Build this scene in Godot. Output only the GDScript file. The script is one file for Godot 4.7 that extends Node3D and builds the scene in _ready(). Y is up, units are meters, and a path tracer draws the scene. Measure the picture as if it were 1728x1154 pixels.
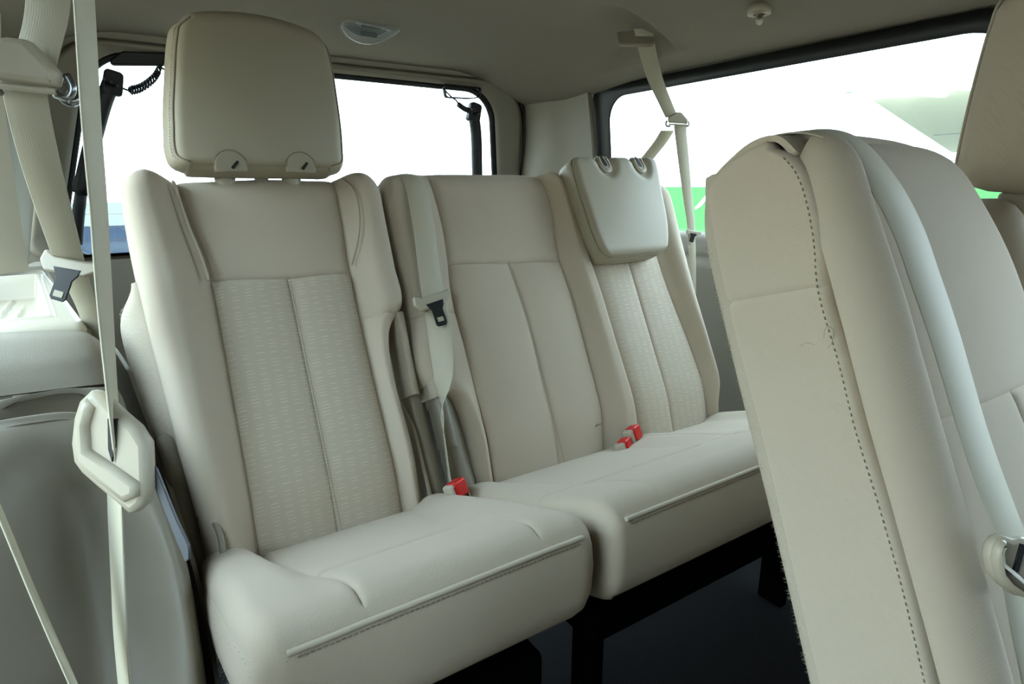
extends Node3D
# Third-row cabin of a large estate car, seen from the open rear side door.
# Axes: x runs across the cabin, y up from the floor, z towards the front of the car.

const EYE := 0.93          # height of the camera above the cabin floor
var M := {}
var rng := RandomNumberGenerator.new()

# ---------------------------------------------------------------- small helpers
func W(x: float, y: float, z: float) -> Vector3:      # y given from eye level
	return Vector3(x, y + EYE, z)

func pw(arr, t: float) -> float:                       # smooth curve through [t, value] pairs; plain numbers pass
	if arr is float or arr is int:
		return float(arr)
	var n: int = arr.size()
	if t <= arr[0][0]:
		return arr[0][1]
	if t >= arr[n - 1][0]:
		return arr[n - 1][1]
	var i := 0
	while i < n - 2 and t > arr[i + 1][0]:
		i += 1
	var t0: float = arr[i][0]
	var t1: float = arr[i + 1][0]
	var y0: float = arr[i][1]
	var y1: float = arr[i + 1][1]
	var h := t1 - t0
	var d := (y1 - y0) / h
	var m0 := d
	var m1 := d
	if i > 0:
		m0 = 0.5 * (d + (y0 - arr[i - 1][1]) / (t0 - arr[i - 1][0]))
	if i < n - 2:
		m1 = 0.5 * (d + (arr[i + 2][1] - y1) / (arr[i + 2][0] - t1))
	var u := (t - t0) / h
	var u2 := u * u
	var u3 := u2 * u
	return (2 * u3 - 3 * u2 + 1) * y0 + (u3 - 2 * u2 + u) * h * m0 + (-2 * u3 + 3 * u2) * y1 + (u3 - u2) * h * m1

func sst(a: float, b: float, x: float) -> float:
	var t := clampf((x - a) / (b - a), 0.0, 1.0)
	return t * t * (3.0 - 2.0 * t)

func curve3(pts: Array, n: int) -> PackedVector3Array:  # Catmull-Rom resampled to n + 1 points
	var out := PackedVector3Array()
	var m := pts.size()
	for k in n + 1:
		var f := float(k) / n * (m - 1)
		var i := mini(int(f), m - 2)
		var u := f - i
		var p1: Vector3 = pts[i]
		var p2: Vector3 = pts[i + 1]
		var p0: Vector3 = pts[i - 1] if i > 0 else p1 * 2.0 - p2
		var p3: Vector3 = pts[i + 2] if i < m - 2 else p2 * 2.0 - p1
		out.append(0.5 * ((2.0 * p1) + (p2 - p0) * u + (2.0 * p0 - 5.0 * p1 + 4.0 * p2 - p3) * u * u + (3.0 * p1 - p0 - 3.0 * p2 + p3) * u * u * u))
	return out

func tag(o: Node, label: String, category: String, group := "", kind := "") -> void:
	if label != "":
		o.set_meta("label", label)
	if category != "":
		o.set_meta("category", category)
	if group != "":
		o.set_meta("group", group)
	if kind != "":
		o.set_meta("kind", kind)

func base(called: String, at: Vector3, label: String, category: String, group := "") -> Node3D:
	var o := Node3D.new()
	o.name = called
	add_child(o, true)
	o.position = at
	tag(o, label, category, group)
	return o

func put(called: String, mesh: Mesh, m: Material, parent: Node = null) -> MeshInstance3D:
	var o := MeshInstance3D.new()
	o.name = called
	o.mesh = mesh
	o.material_override = m
	o.cast_shadow = GeometryInstance3D.SHADOW_CASTING_SETTING_ON
	var p: Node = self if parent == null else parent
	p.add_child(o, true)
	if p is Node3D and p != self:
		var off := Vector3.ZERO
		var q: Node = p
		while q != self:
			off += (q as Node3D).position
			q = q.get_parent()
		o.position = -off                              # meshes are written in cabin coordinates
	return o

func struct(called: String, mesh: Mesh, m: Material, parent: Node = null) -> MeshInstance3D:
	var o := put(called, mesh, m, parent)
	if parent == null:
		o.set_meta("kind", "structure")
	return o

# ---------------------------------------------------------------- mesh builders
func grid_normals(P: Array, wrap: bool) -> Array:
	var R := P.size()
	var C: int = P[0].size()
	var out := []
	for r in R:
		var row := PackedVector3Array()
		row.resize(C)
		var up: PackedVector3Array = P[mini(r + 1, R - 1)]
		var dn: PackedVector3Array = P[maxi(r - 1, 0)]
		var me: PackedVector3Array = P[r]
		for c in C:
			var cl := c - 1
			var cr_ := c + 1
			if wrap:
				if cl < 0:
					cl = C - 2
				if cr_ > C - 1:
					cr_ = 1
			else:
				cl = maxi(cl, 0)
				cr_ = mini(cr_, C - 1)
			var n := (me[cr_] - me[cl]).cross(up[c] - dn[c])
			if n.length_squared() < 1e-18:
				n = Vector3.UP
			row[c] = n.normalized()
		out.append(row)
	return out

func grid_mesh(P: Array, N: Array, UV: Array, c0: int, c1: int, r0: int, r1: int, flip := false) -> ArrayMesh:
	var v := PackedVector3Array()
	var n := PackedVector3Array()
	var t := PackedVector2Array()
	var ix := PackedInt32Array()
	var w := c1 - c0 + 1
	for r in range(r0, r1 + 1):
		for c in range(c0, c1 + 1):
			v.append(P[r][c])
			n.append(-N[r][c] if flip else N[r][c])
			t.append(UV[r][c])
	for r in r1 - r0:
		for c in c1 - c0:
			var a := r * w + c
			var b := a + 1
			var d := a + w
			var e := d + 1
			if flip:
				ix.append_array(PackedInt32Array([a, b, e, a, e, d]))
			else:
				ix.append_array(PackedInt32Array([a, e, b, a, d, e]))
	var arr := []
	arr.resize(Mesh.ARRAY_MAX)
	arr[Mesh.ARRAY_VERTEX] = v
	arr[Mesh.ARRAY_NORMAL] = n
	arr[Mesh.ARRAY_TEX_UV] = t
	arr[Mesh.ARRAY_INDEX] = ix
	var m := ArrayMesh.new()
	m.add_surface_from_arrays(Mesh.PRIMITIVE_TRIANGLES, arr)
	return m

func uv_len(P: Array) -> Array:
	var UV := []
	var vv := 0.0
	for r in P.size():
		var row := PackedVector2Array()
		var u := 0.0
		if r > 0:
			var mid: int = P[r].size() / 2
			vv += (P[r][mid] - P[r - 1][mid]).length()
		for c in P[r].size():
			if c > 0:
				u += (P[r][c] - P[r][c - 1]).length()
			row.append(Vector2(u, vv))
		UV.append(row)
	return UV

func surf(P: Array, wrap := false, flip := false) -> ArrayMesh:   # plain mesh of a grid of points
	var N := grid_normals(P, wrap)
	return grid_mesh(P, N, uv_len(P), 0, P[0].size() - 1, 0, P.size() - 1, flip)

func sheet(rows: Array, nu: int, nv: int, thick: float, flip := false) -> ArrayMesh:
	# smooth panel through rows of control points, with thickness behind the face
	var A := []
	for r in rows:
		A.append(curve3(r, nu))
	var P := []
	for k in nv + 1:
		P.append(PackedVector3Array())
	for c in nu + 1:
		var col := []
		for r in A:
			col.append(r[c])
		var cc := curve3(col, nv)
		for k in nv + 1:
			P[k].append(cc[k])
	return solid(P, thick, flip)

func solid(P: Array, thick: float, flip := false) -> ArrayMesh:
	var N := grid_normals(P, false)
	var s := 1.0 if flip else -1.0
	var R := P.size()
	var C: int = P[0].size()
	var B := []
	for r in R:
		var row := PackedVector3Array()
		for c in C:
			row.append(P[r][c] + N[r][c] * thick * s)
		B.append(row)
	var st := SurfaceTool.new()
	st.append_from(grid_mesh(P, N, uv_len(P), 0, C - 1, 0, R - 1, flip), 0, Transform3D())
	st.append_from(grid_mesh(B, N, uv_len(B), 0, C - 1, 0, R - 1, not flip), 0, Transform3D())
	var e1 := [PackedVector3Array(), PackedVector3Array()]
	for c in C:
		e1[0].append(P[0][c]); e1[1].append(B[0][c])
	for r in range(1, R):
		e1[0].append(P[r][C - 1]); e1[1].append(B[r][C - 1])
	for c in range(C - 2, -1, -1):
		e1[0].append(P[R - 1][c]); e1[1].append(B[R - 1][c])
	for r in range(R - 2, -1, -1):
		e1[0].append(P[r][0]); e1[1].append(B[r][0])
	st.append_from(surf(e1, true, not flip), 0, Transform3D())
	return st.commit()

func ro(e2: float) -> float:
	return 1.0 - sqrt(maxf(0.0, 1.0 - minf(1.0, e2)))

# a padded block: xb are the seams (and both edges) across, vb those along; edge = [left, right, bottom, top] widths of the rounding
func pad(fr: Transform3D, xb: Array, vb: Array, cols: Array, rows: Array, H: Callable, edge: Array, rd: float, creases := []) -> Dictionary:
	var P := []
	var UV := []
	var cspan := [0]
	var rspan := [0]
	for k in cols:
		cspan.append(cspan[-1] + k)
	for k in rows:
		rspan.append(rspan[-1] + k)
	var nb := xb.size()
	var nv := vb.size()
	for rs in rows.size():
		for k in rows[rs] + (1 if rs == rows.size() - 1 else 0):
			var tr := 0.5 - 0.5 * cos(PI * float(k) / rows[rs])
			var row := PackedVector3Array()
			var ruv := PackedVector2Array()
			var vmid := lerpf(pw(vb[rs], 0.5 * (pw(xb[0], 0.2) + pw(xb[nb - 1], 0.2))), pw(vb[rs + 1], 0.5 * (pw(xb[0], 0.2) + pw(xb[nb - 1], 0.2))), tr)
			var xs := []
			for b in xb:
				xs.append(pw(b, vmid))
			var bl: float = xs[0]
			var br: float = xs[nb - 1]
			var cy := 0.0
			if edge[2] > 0.0:
				cy = maxf(cy, 1.0 - (vmid - pw(vb[0], bl)) / edge[2])
			if edge[3] > 0.0:
				cy = maxf(cy, 1.0 - (pw(vb[nv - 1], 0.5 * (bl + br)) - vmid) / edge[3])
			var pull := 1.0 - sqrt(maxf(0.0, 1.0 - minf(1.0, cy * cy)))
			xs[0] = bl + edge[0] * pull
			xs[nb - 1] = br - edge[1] * pull
			for k2 in range(1, nb - 1):
				xs[k2] = clampf(xs[k2], xs[0] + 0.0005 * k2, xs[nb - 1] - 0.0005 * (nb - k2))
			for cs in cols.size():
				for j in cols[cs] + (1 if cs == cols.size() - 1 else 0):
					var tc := 0.5 - 0.5 * cos(PI * float(j) / cols[cs])
					var x: float = lerpf(xs[cs], xs[cs + 1], tc)
					var v := lerpf(pw(vb[rs], x), pw(vb[rs + 1], x), tr)
					var h: float = H.call(x, v)
					for cr_ in creases:      # [0 across / 1 along, index, from, to, depth, width]
						var d := 0.0
						var s := 0.0
						if cr_[0] == 0:
							d = absf(x - pw(xb[cr_[1]], v))
							s = v
						else:
							d = absf(v - pw(vb[cr_[1]], x))
							s = x
						if d < 0.05:
							h -= cr_[4] * exp(-d / cr_[5]) * sst(cr_[2] - 0.006, cr_[2] + 0.006, s) * (1.0 - sst(cr_[3] - 0.006, cr_[3] + 0.006, s))
					var ex := 0.0
					var ey := 0.0
					if edge[0] > 0.0:
						ex = maxf(ex, 1.0 - (x - bl) / edge[0])
					if edge[1] > 0.0:
						ex = maxf(ex, 1.0 - (br - x) / edge[1])
					if edge[2] > 0.0:
						ey = maxf(ey, 1.0 - (v - pw(vb[0], x)) / edge[2])
					if edge[3] > 0.0:
						ey = maxf(ey, 1.0 - (pw(vb[nv - 1], x) - v) / edge[3])
					h -= rd * ro(ex * ex + ey * ey)
					row.append(fr * Vector3(x, v, h))
					ruv.append(Vector2(x, v))
			P.append(row)
			UV.append(ruv)
	return {"P": P, "N": grid_normals(P, false), "UV": UV, "c": cspan, "r": rspan}

func pad_part(g: Dictionary, c0: int, c1: int, r0: int, r1: int) -> ArrayMesh:
	return grid_mesh(g.P, g.N, g.UV, g.c[c0], g.c[c1], g.r[r0], g.r[r1])

func rim(g: Dictionary) -> PackedVector3Array:
	var P: Array = g.P
	var out := PackedVector3Array()
	var R := P.size()
	var C: int = P[0].size()
	for c in C:
		out.append(P[0][c])
	for r in range(1, R):
		out.append(P[r][C - 1])
	for c in range(C - 2, -1, -1):
		out.append(P[R - 1][c])
	for r in range(R - 2, -1, -1):
		out.append(P[r][0])
	return out

# walls hanging from the rim of a padded block and a lid that closes it behind; rings = [[distance along dir, inset], ...]
func skirt(g: Dictionary, dir: Vector3, rings: Array, lid := true) -> ArrayMesh:
	var loop := rim(g)
	var n := loop.size()
	var c := Vector3.ZERO
	for p in loop:
		c += p / n
	var inw := PackedVector3Array()
	for i in n:
		var t := loop[(i + 1) % (n - 1)] - loop[(i - 1 + n - 1) % (n - 1)]
		var o := t.cross(dir).normalized()
		if o.dot(c - loop[i]) < 0:
			o = -o
		inw.append(o)
	for pass_ in 3:
		var s := inw.duplicate()
		for i in n:
			s[i] = (inw[(i - 1 + n - 1) % (n - 1)] + inw[i] + inw[(i + 1) % (n - 1)]).normalized()
		inw = s
	var P := []
	for ring in rings:
		var row := PackedVector3Array()
		for i in n:
			row.append(loop[i] + dir * ring[0] + inw[i] * ring[1])
		P.append(row)
	var st := SurfaceTool.new()
	st.append_from(surf(P, true, true), 0, Transform3D())
	if lid:
		var a := PackedVector3Array()
		var b := PackedVector3Array()
		var lc := Vector3.ZERO
		for p in P[-1]:
			lc += p / n
		for p in P[-1]:
			a.append(p)
			b.append(lc + (p - lc) * 0.02)
		st.append_from(surf([a, b], true, true), 0, Transform3D())
	return st.commit()

func tube(pts: PackedVector3Array, rad: float, sides := 8, squash := 1.0) -> ArrayMesh:
	var P := []
	var n := pts.size()
	var t0 := (pts[1] - pts[0]).normalized()
	var ref := Vector3.UP if absf(t0.y) < 0.9 else Vector3.RIGHT
	var a := t0.cross(ref).normalized()
	for i in n:
		var t := (pts[mini(i + 1, n - 1)] - pts[maxi(i - 1, 0)]).normalized()
		a = (a - t * a.dot(t)).normalized()
		var b := t.cross(a)
		var row := PackedVector3Array()
		for k in sides + 1:
			var w := TAU * k / sides
			row.append(pts[i] + a * cos(w) * rad + b * sin(w) * rad * squash)
		P.append(row)
	var first := PackedVector3Array()
	var last := PackedVector3Array()
	for k in sides + 1:
		first.append(pts[0])
		last.append(pts[n - 1])
	P.push_front(first)
	P.append(last)
	return surf(P, true)

# webbing: centre points, half-width vectors; a flat band with real thickness
func band(centres: Array, halves: Array, n: int, thick := 0.0014) -> ArrayMesh:
	var c := curve3(centres, n)
	var h := curve3(halves, n)
	var P := []
	for i in n + 1:
		var t := (c[mini(i + 1, n)] - c[maxi(i - 1, 0)]).normalized()
		var nn := h[i].cross(t).normalized() * thick * 0.5
		var e := h[i].normalized() * thick * 0.7
		var row := PackedVector3Array()
		var hh := h[i]
		for q in [hh + nn * 0.0 + e * 0.0, hh - e + nn, -hh + e + nn, -hh, -hh + e - nn, hh - e - nn, hh]:
			row.append(c[i] + q)
		P.append(row)
	var N := []
	var UV := []
	var len_ := 0.0
	for i in n + 1:
		var t := (c[mini(i + 1, n)] - c[maxi(i - 1, 0)]).normalized()
		var nn := h[i].cross(t).normalized()
		var e := h[i].normalized()
		if i > 0:
			len_ += (c[i] - c[i - 1]).length()
		N.append(PackedVector3Array([-e, (-nn * 3.0 - e).normalized(), (-nn * 3.0 + e).normalized(), e, (nn * 3.0 + e).normalized(), (nn * 3.0 - e).normalized(), -e]))
		var w := h[i].length() * 2.0
		UV.append(PackedVector2Array([Vector2(w, len_), Vector2(w, len_), Vector2(0, len_), Vector2(0, len_), Vector2(0, len_), Vector2(w, len_), Vector2(w, len_)]))
	return grid_mesh(P, N, UV, 0, 6, 0, n, true)

# rounded polygon: every corner gets the same number of points, so offset copies can be joined ring to ring
func rpoly(corners: Array, radii: Array, off: float, n: int) -> PackedVector2Array:
	var m := corners.size()
	var area := 0.0
	for i in m:
		area += (corners[i] as Vector2).cross(corners[(i + 1) % m])
	var sg := 1.0 if area > 0 else -1.0
	var cc := []
	for i in m:
		var p: Vector2 = corners[i]
		var a: Vector2 = (p - corners[(i - 1 + m) % m]).normalized()
		var b: Vector2 = (corners[(i + 1) % m] - p).normalized()
		var na := Vector2(a.y, -a.x) * sg
		var nb := Vector2(b.y, -b.x) * sg
		var k := (na + nb) / (1.0 + na.dot(nb))
		cc.append(p + k * off)
	var out := PackedVector2Array()
	for i in m:
		var p: Vector2 = cc[i]
		var a: Vector2 = (cc[(i - 1 + m) % m] - p).normalized()
		var b: Vector2 = (cc[(i + 1) % m] - p).normalized()
		var r: float = maxf(0.0005, radii[i] + off)
		var half := a.angle_to(b) * 0.5
		var d := r / absf(tan(half))
		var p0 := p + a * d
		var p2 := p + b * d
		for k in n + 1:
			var t := float(k) / n
			# circular-ish arc by rational quadratic
			var w := absf(sin(half))
			var q := (p0 * (1 - t) * (1 - t) + p * 2.0 * t * (1 - t) * w + p2 * t * t) / ((1 - t) * (1 - t) + 2.0 * t * (1 - t) * w + t * t)
			out.append(q)
	return out

func rings(profiles: Array, place: Callable, flip := false) -> ArrayMesh:   # profiles = [[polygon, depth], ...] joined ring to ring
	var P := []
	for pr in profiles:
		var row := PackedVector3Array()
		for q in pr[0]:
			row.append(place.call(q, pr[1]))
		row.append(row[0])
		P.append(row)
	return surf(P, true, flip)

# plate with rounded edges from a polygon; place maps (2D point, depth) into the cabin
func plate(poly: PackedVector2Array, t: float, bev: float, place: Callable) -> ArrayMesh:
	var st := SurfaceTool.new()
	st.begin(Mesh.PRIMITIVE_TRIANGLES)
	var ins := inset(poly, bev)
	var n := poly.size()
	var loops := [[ins, t * 0.5], [inset(poly, bev * 0.3), t * 0.5 - bev * 0.3], [poly, t * 0.5 - bev], [poly, -t * 0.5 + bev], [inset(poly, bev * 0.3), -t * 0.5 + bev * 0.3], [ins, -t * 0.5]]
	st.set_smooth_group(1)
	for k in loops.size() - 1:
		for i in n:
			var j := (i + 1) % n
			var a: Vector3 = place.call(loops[k][0][i], loops[k][1])
			var b: Vector3 = place.call(loops[k][0][j], loops[k][1])
			var c: Vector3 = place.call(loops[k + 1][0][j], loops[k + 1][1])
			var d: Vector3 = place.call(loops[k + 1][0][i], loops[k + 1][1])
			for q in [a, b, c, a, c, d]:
				st.add_vertex(q)
	st.set_smooth_group(-1)
	var tri := Geometry2D.triangulate_polygon(ins)
	for s in [1, -1]:
		for k in range(0, tri.size(), 3):
			for q in ([0, 1, 2] if s > 0 else [0, 2, 1]):
				st.add_vertex(place.call(ins[tri[k + q]], t * 0.5 * s))
	st.generate_normals()
	return st.commit()

func inset(poly: PackedVector2Array, d: float) -> PackedVector2Array:
	var n := poly.size()
	var area := 0.0
	for i in n:
		area += poly[i].cross(poly[(i + 1) % n])
	var sg := 1.0 if area > 0 else -1.0
	var out := PackedVector2Array()
	for i in n:
		var a := (poly[i] - poly[(i - 1 + n) % n]).normalized()
		var b := (poly[(i + 1) % n] - poly[i]).normalized()
		var na := Vector2(-a.y, a.x) * sg
		var nb := Vector2(-b.y, b.x) * sg
		out.append(poly[i] + (na + nb) / maxf(0.35, 1.0 + na.dot(nb)) * d)
	return out

func box(lo: Vector3, hi: Vector3, r := 0.004) -> ArrayMesh:
	var c := (lo + hi) * 0.5
	var s := hi - lo
	var b := minf(r, minf(s.x, minf(s.y, s.z)) * 0.45)
	var poly := rpoly([Vector2(-s.x / 2, -s.y / 2), Vector2(s.x / 2, -s.y / 2), Vector2(s.x / 2, s.y / 2), Vector2(-s.x / 2, s.y / 2)], [b, b, b, b], 0.0, 3)
	return plate(poly, s.z, b * 0.9, func(q: Vector2, d: float): return c + Vector3(q.x, q.y, d))

func frame_at(o: Vector3, ex: Vector3, ey: Vector3) -> Callable:   # place() for plates: ex, ey span the plate
	var a := ex.normalized()
	var b := (ey - a * ey.dot(a)).normalized()
	var n := a.cross(b)
	return func(q: Vector2, d: float): return o + a * q.x + b * q.y + n * d

func merge(list: Array) -> ArrayMesh:
	var st := SurfaceTool.new()
	for m in list:
		st.append_from(m, 0, Transform3D())
	return st.commit()

# stitches along a line: short threads lying on the cloth
func stitches(pts: PackedVector3Array, step: float, length: float, rad: float) -> ArrayMesh:
	var st := SurfaceTool.new()
	var acc := 0.0
	var next := step
	for i in pts.size() - 1:
		var seg := pts[i + 1] - pts[i]
		var l := seg.length()
		while next <= acc + l:
			var p := pts[i] + seg * ((next - acc) / l)
			var d := seg.normalized() * length * 0.5
			st.append_from(tube(PackedVector3Array([p - d, p - d * 0.5, p + d * 0.5, p + d]), rad, 5), 0, Transform3D())
			next += step
		acc += l
	return st.commit()

# short fibres standing on a line or field of points
func fibres(spots: Array, length: float, wide: float) -> ArrayMesh:   # spots = [[point, normal], ...]
	var v := PackedVector3Array()
	var n := PackedVector3Array()
	for s in spots:
		var p: Vector3 = s[0]
		var up: Vector3 = s[1]
		var side := up.cross(Vector3(rng.randf() - 0.5, rng.randf() - 0.5, rng.randf() - 0.5)).normalized()
		var tip := p + (up + Vector3(rng.randf() - 0.5, rng.randf() - 0.5, rng.randf() - 0.5) * 1.3).normalized() * length * rng.randf_range(0.5, 1.2)
		v.append_array(PackedVector3Array([p - side * wide, tip, p + side * wide]))
		for k in 3:
			n.append(up)
	var arr := []
	arr.resize(Mesh.ARRAY_MAX)
	arr[Mesh.ARRAY_VERTEX] = v
	arr[Mesh.ARRAY_NORMAL] = n
	var m := ArrayMesh.new()
	m.add_surface_from_arrays(Mesh.PRIMITIVE_TRIANGLES, arr)
	return m

# ---------------------------------------------------------------- materials
func tex(img: Image) -> ImageTexture:
	img.generate_mipmaps()
	return ImageTexture.create_from_image(img)

func weave(n: int, period: float, twill: bool) -> ImageTexture:
	var img := Image.create(n, n, false, Image.FORMAT_RGBA8)
	for y in n:
		for x in n:
			var v := 0.0
			if twill:
				v = 0.5 + 0.3 * sin((x + y) * TAU / period) + 0.2 * sin((x - 2.0 * y) * TAU / period)
			else:
				v = 0.5 + 0.25 * sin(x * TAU / period) * sin(y * TAU / period) + 0.25 * rng.randf_range(-1, 1) * 0.4
			img.set_pixel(x, y, Color(v, v, v))
	img.bump_map_to_normal_map(2.0)
	return tex(img)

func noise_tex(freq: float, lo: float, hi: float, seed_: int, normal := false) -> NoiseTexture2D:
	var nz := FastNoiseLite.new()
	nz.seed = seed_
	nz.noise_type = FastNoiseLite.TYPE_SIMPLEX_SMOOTH
	nz.frequency = freq
	nz.fractal_octaves = 4
	var t := NoiseTexture2D.new()
	t.width = 512
	t.height = 512
	t.seamless = true
	t.noise = nz
	if normal:
		t.as_normal_map = true
		t.bump_strength = 3.0
	else:
		var g := Gradient.new()
		g.set_color(0, Color(lo, lo, lo))
		g.set_color(1, Color(hi, hi, hi))
		t.color_ramp = g
	return t

func mat(col: Color, rough: float, metal := 0.0) -> StandardMaterial3D:
	var m := StandardMaterial3D.new()
	m.albedo_color = col
	m.roughness = rough
	m.metallic = metal
	return m

func make_materials() -> void:
	var twill := weave(128, 8.0, true)
	var plain := weave(128, 8.0, false)
	var cloth := mat(Color(0.722, 0.668, 0.590), 0.92)
	cloth.normal_enabled = true
	cloth.normal_texture = twill
	cloth.normal_scale = 0.38
	cloth.uv1_scale = Vector3(21, 21, 21)
	cloth.rim_enabled = true
	cloth.rim = 0.25
	cloth.uv1_triplanar = true
	M.cloth = cloth
	var leather := mat(Color(0.610, 0.572, 0.492), 0.55)
	leather.normal_enabled = true
	leather.normal_texture = noise_tex(0.05, 0, 1, 3, true)
	leather.normal_scale = 0.12
	leather.uv1_triplanar = true
	leather.uv1_scale = Vector3(9, 9, 9)
	M.vinyl = leather
	# dashed jacquard of the seat centres
	var n := 1024
	var img := Image.create(n, n, false, Image.FORMAT_RGBA8)
	var rgh := Image.create(n, n, false, Image.FORMAT_RGBA8)
	img.fill(Color(0.717, 0.664, 0.585))
	rgh.fill(Color(0.9, 0.9, 0.9))
	var r2 := RandomNumberGenerator.new()
	r2.seed = 11
	for col in 10:
		var y := r2.randi_range(0, 20)
		while y < n - 14:
			var x0 := int((col + 0.18) * n / 10.0) + r2.randi_range(-3, 3)
			var wd := r2.randi_range(46, 62)
			var tone := r2.randf_range(0.020, 0.055)
			for yy in 8:
				for xx in wd:
					var px := (x0 + xx + n) % n
					var py := y + yy + int(2.0 * xx / wd)
					if py < n:
						img.set_pixel(px, py, Color(0.720 + tone, 0.678 + tone, 0.600 + tone))
						rgh.set_pixel(px, py, Color(0.42, 0.42, 0.42))
			y += [26, 26, 44, 56][r2.randi_range(0, 3)]
	var ins := mat(Color.WHITE, 1.0)
	ins.albedo_texture = tex(img)
	ins.roughness_texture = tex(rgh)
	ins.roughness = 1.0
	ins.uv1_scale = Vector3(4.4, 4.4, 4.4)
	ins.rim_enabled = true
	ins.rim = 0.25
	M.insert = ins
	var fleece := mat(Color(0.690, 0.645, 0.570), 1.0)
	fleece.normal_enabled = true
	fleece.normal_texture = noise_tex(0.09, 0, 1, 5, true)
	fleece.normal_scale = 0.8
	fleece.uv1_triplanar = true
	fleece.uv1_scale = Vector3(6, 6, 6)
	M.fleece = fleece
	M.fibre = mat(Color(0.755, 0.715, 0.640), 0.95)
	var plastic := mat(Color(0.525, 0.492, 0.43), 0.5)
	plastic.normal_enabled = true
	plastic.normal_texture = noise_tex(0.16, 0, 1, 7, true)
	plastic.normal_scale = 0.18
	plastic.uv1_triplanar = true
	plastic.uv1_scale = Vector3(8, 8, 8)
	M.trim = plastic
	var grain := plastic.duplicate()
	grain.normal_scale = 0.75
	grain.roughness = 0.6
	M.grain = grain
	M.smooth = mat(Color(0.675, 0.638, 0.562), 0.38)
	var head := mat(Color(0.495, 0.46, 0.41), 1.0)
	head.normal_enabled = true
	head.normal_texture = noise_tex(0.12, 0, 1, 9, true)
	head.normal_scale = 0.35
	head.uv1_triplanar = true
	head.uv1_scale = Vector3(7, 7, 7)
	M.head = head
	var web := mat(Color(0.715, 0.685, 0.600), 0.62)
	var wi := Image.create(64, 64, false, Image.FORMAT_RGBA8)
	for y in 64:
		for x in 64:
			var v := 0.5 + 0.35 * cos(x * TAU / 16.0) + 0.15 * cos((x + y * 2) * TAU / 8.0)
			wi.set_pixel(x, y, Color(v, v, v))
	wi.bump_map_to_normal_map(2.0)
	web.normal_enabled = true
	web.normal_texture = tex(wi)
	web.normal_scale = 0.35
	web.uv1_scale = Vector3(84, 84, 84)
	M.web = web
	M.black = mat(Color(0.045, 0.05, 0.055), 0.55)
	M.frame = mat(Color(0.03, 0.03, 0.035), 1.0)
	M.frame.metallic_specular = 0.1
	M.rubber = mat(Color(0.035, 0.045, 0.05), 0.42)
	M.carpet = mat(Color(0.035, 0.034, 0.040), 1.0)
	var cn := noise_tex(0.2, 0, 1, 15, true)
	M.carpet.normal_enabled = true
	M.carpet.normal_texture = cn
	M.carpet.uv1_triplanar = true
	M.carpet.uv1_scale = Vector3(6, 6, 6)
	M.steel = mat(Color(0.62, 0.63, 0.64), 0.28, 1.0)
	M.dark_steel = mat(Color(0.20, 0.20, 0.20), 0.4, 0.8)
	M.dull_steel = mat(Color(0.36, 0.37, 0.39), 0.45, 0.6)
	M.red = mat(Color(0.78, 0.07, 0.05), 0.35)
	M.thread = mat(Color(0.53, 0.49, 0.42), 0.9)
	M.pipe = mat(Color(0.740, 0.695, 0.615), 0.8)
	var glass := mat(Color(0.80, 0.90, 0.87, 0.10), 0.02)
	glass.transparency = BaseMaterial3D.TRANSPARENCY_ALPHA
	M.glass = glass
	var lens := mat(Color(0.70, 0.74, 0.74, 0.22), 0.08)
	lens.transparency = BaseMaterial3D.TRANSPARENCY_ALPHA
	M.lens = lens
	M.wire = mat(Color(0.50, 0.36, 0.25), 0.6)
	M.paper = mat(Color(0.45, 0.50, 0.62), 0.7)
	M.concrete = mat(Color(0.385, 0.34, 0.28), 0.95)
	M.white_wall = mat(Color(0.86, 0.87, 0.88), 0.9)
	M.bounce_tint = mat(Color(0.82, 0.765, 0.685), 0.95)  # warm tone of the added outside wall, chosen for its bounced light
	M.green = mat(Color(0.20, 0.50, 0.18), 0.8)
	M.white_paint = mat(Color(0.9, 0.9, 0.9), 0.5)
	M.navy = mat(Color(0.075, 0.095, 0.16), 1.0)
	M.navy.metallic_specular = 0.0
	M.dark_glass = mat(Color(0.29, 0.30, 0.28), 0.4)
	M.dark_glass.metallic_specular = 0.2
	M.soffit = mat(Color(0.80, 0.86, 0.81), 0.9)
	M.steel_grey = mat(Color(0.33, 0.35, 0.34), 0.35)
	M.pole = mat(Color(0.55, 0.60, 0.63), 0.7)

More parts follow.
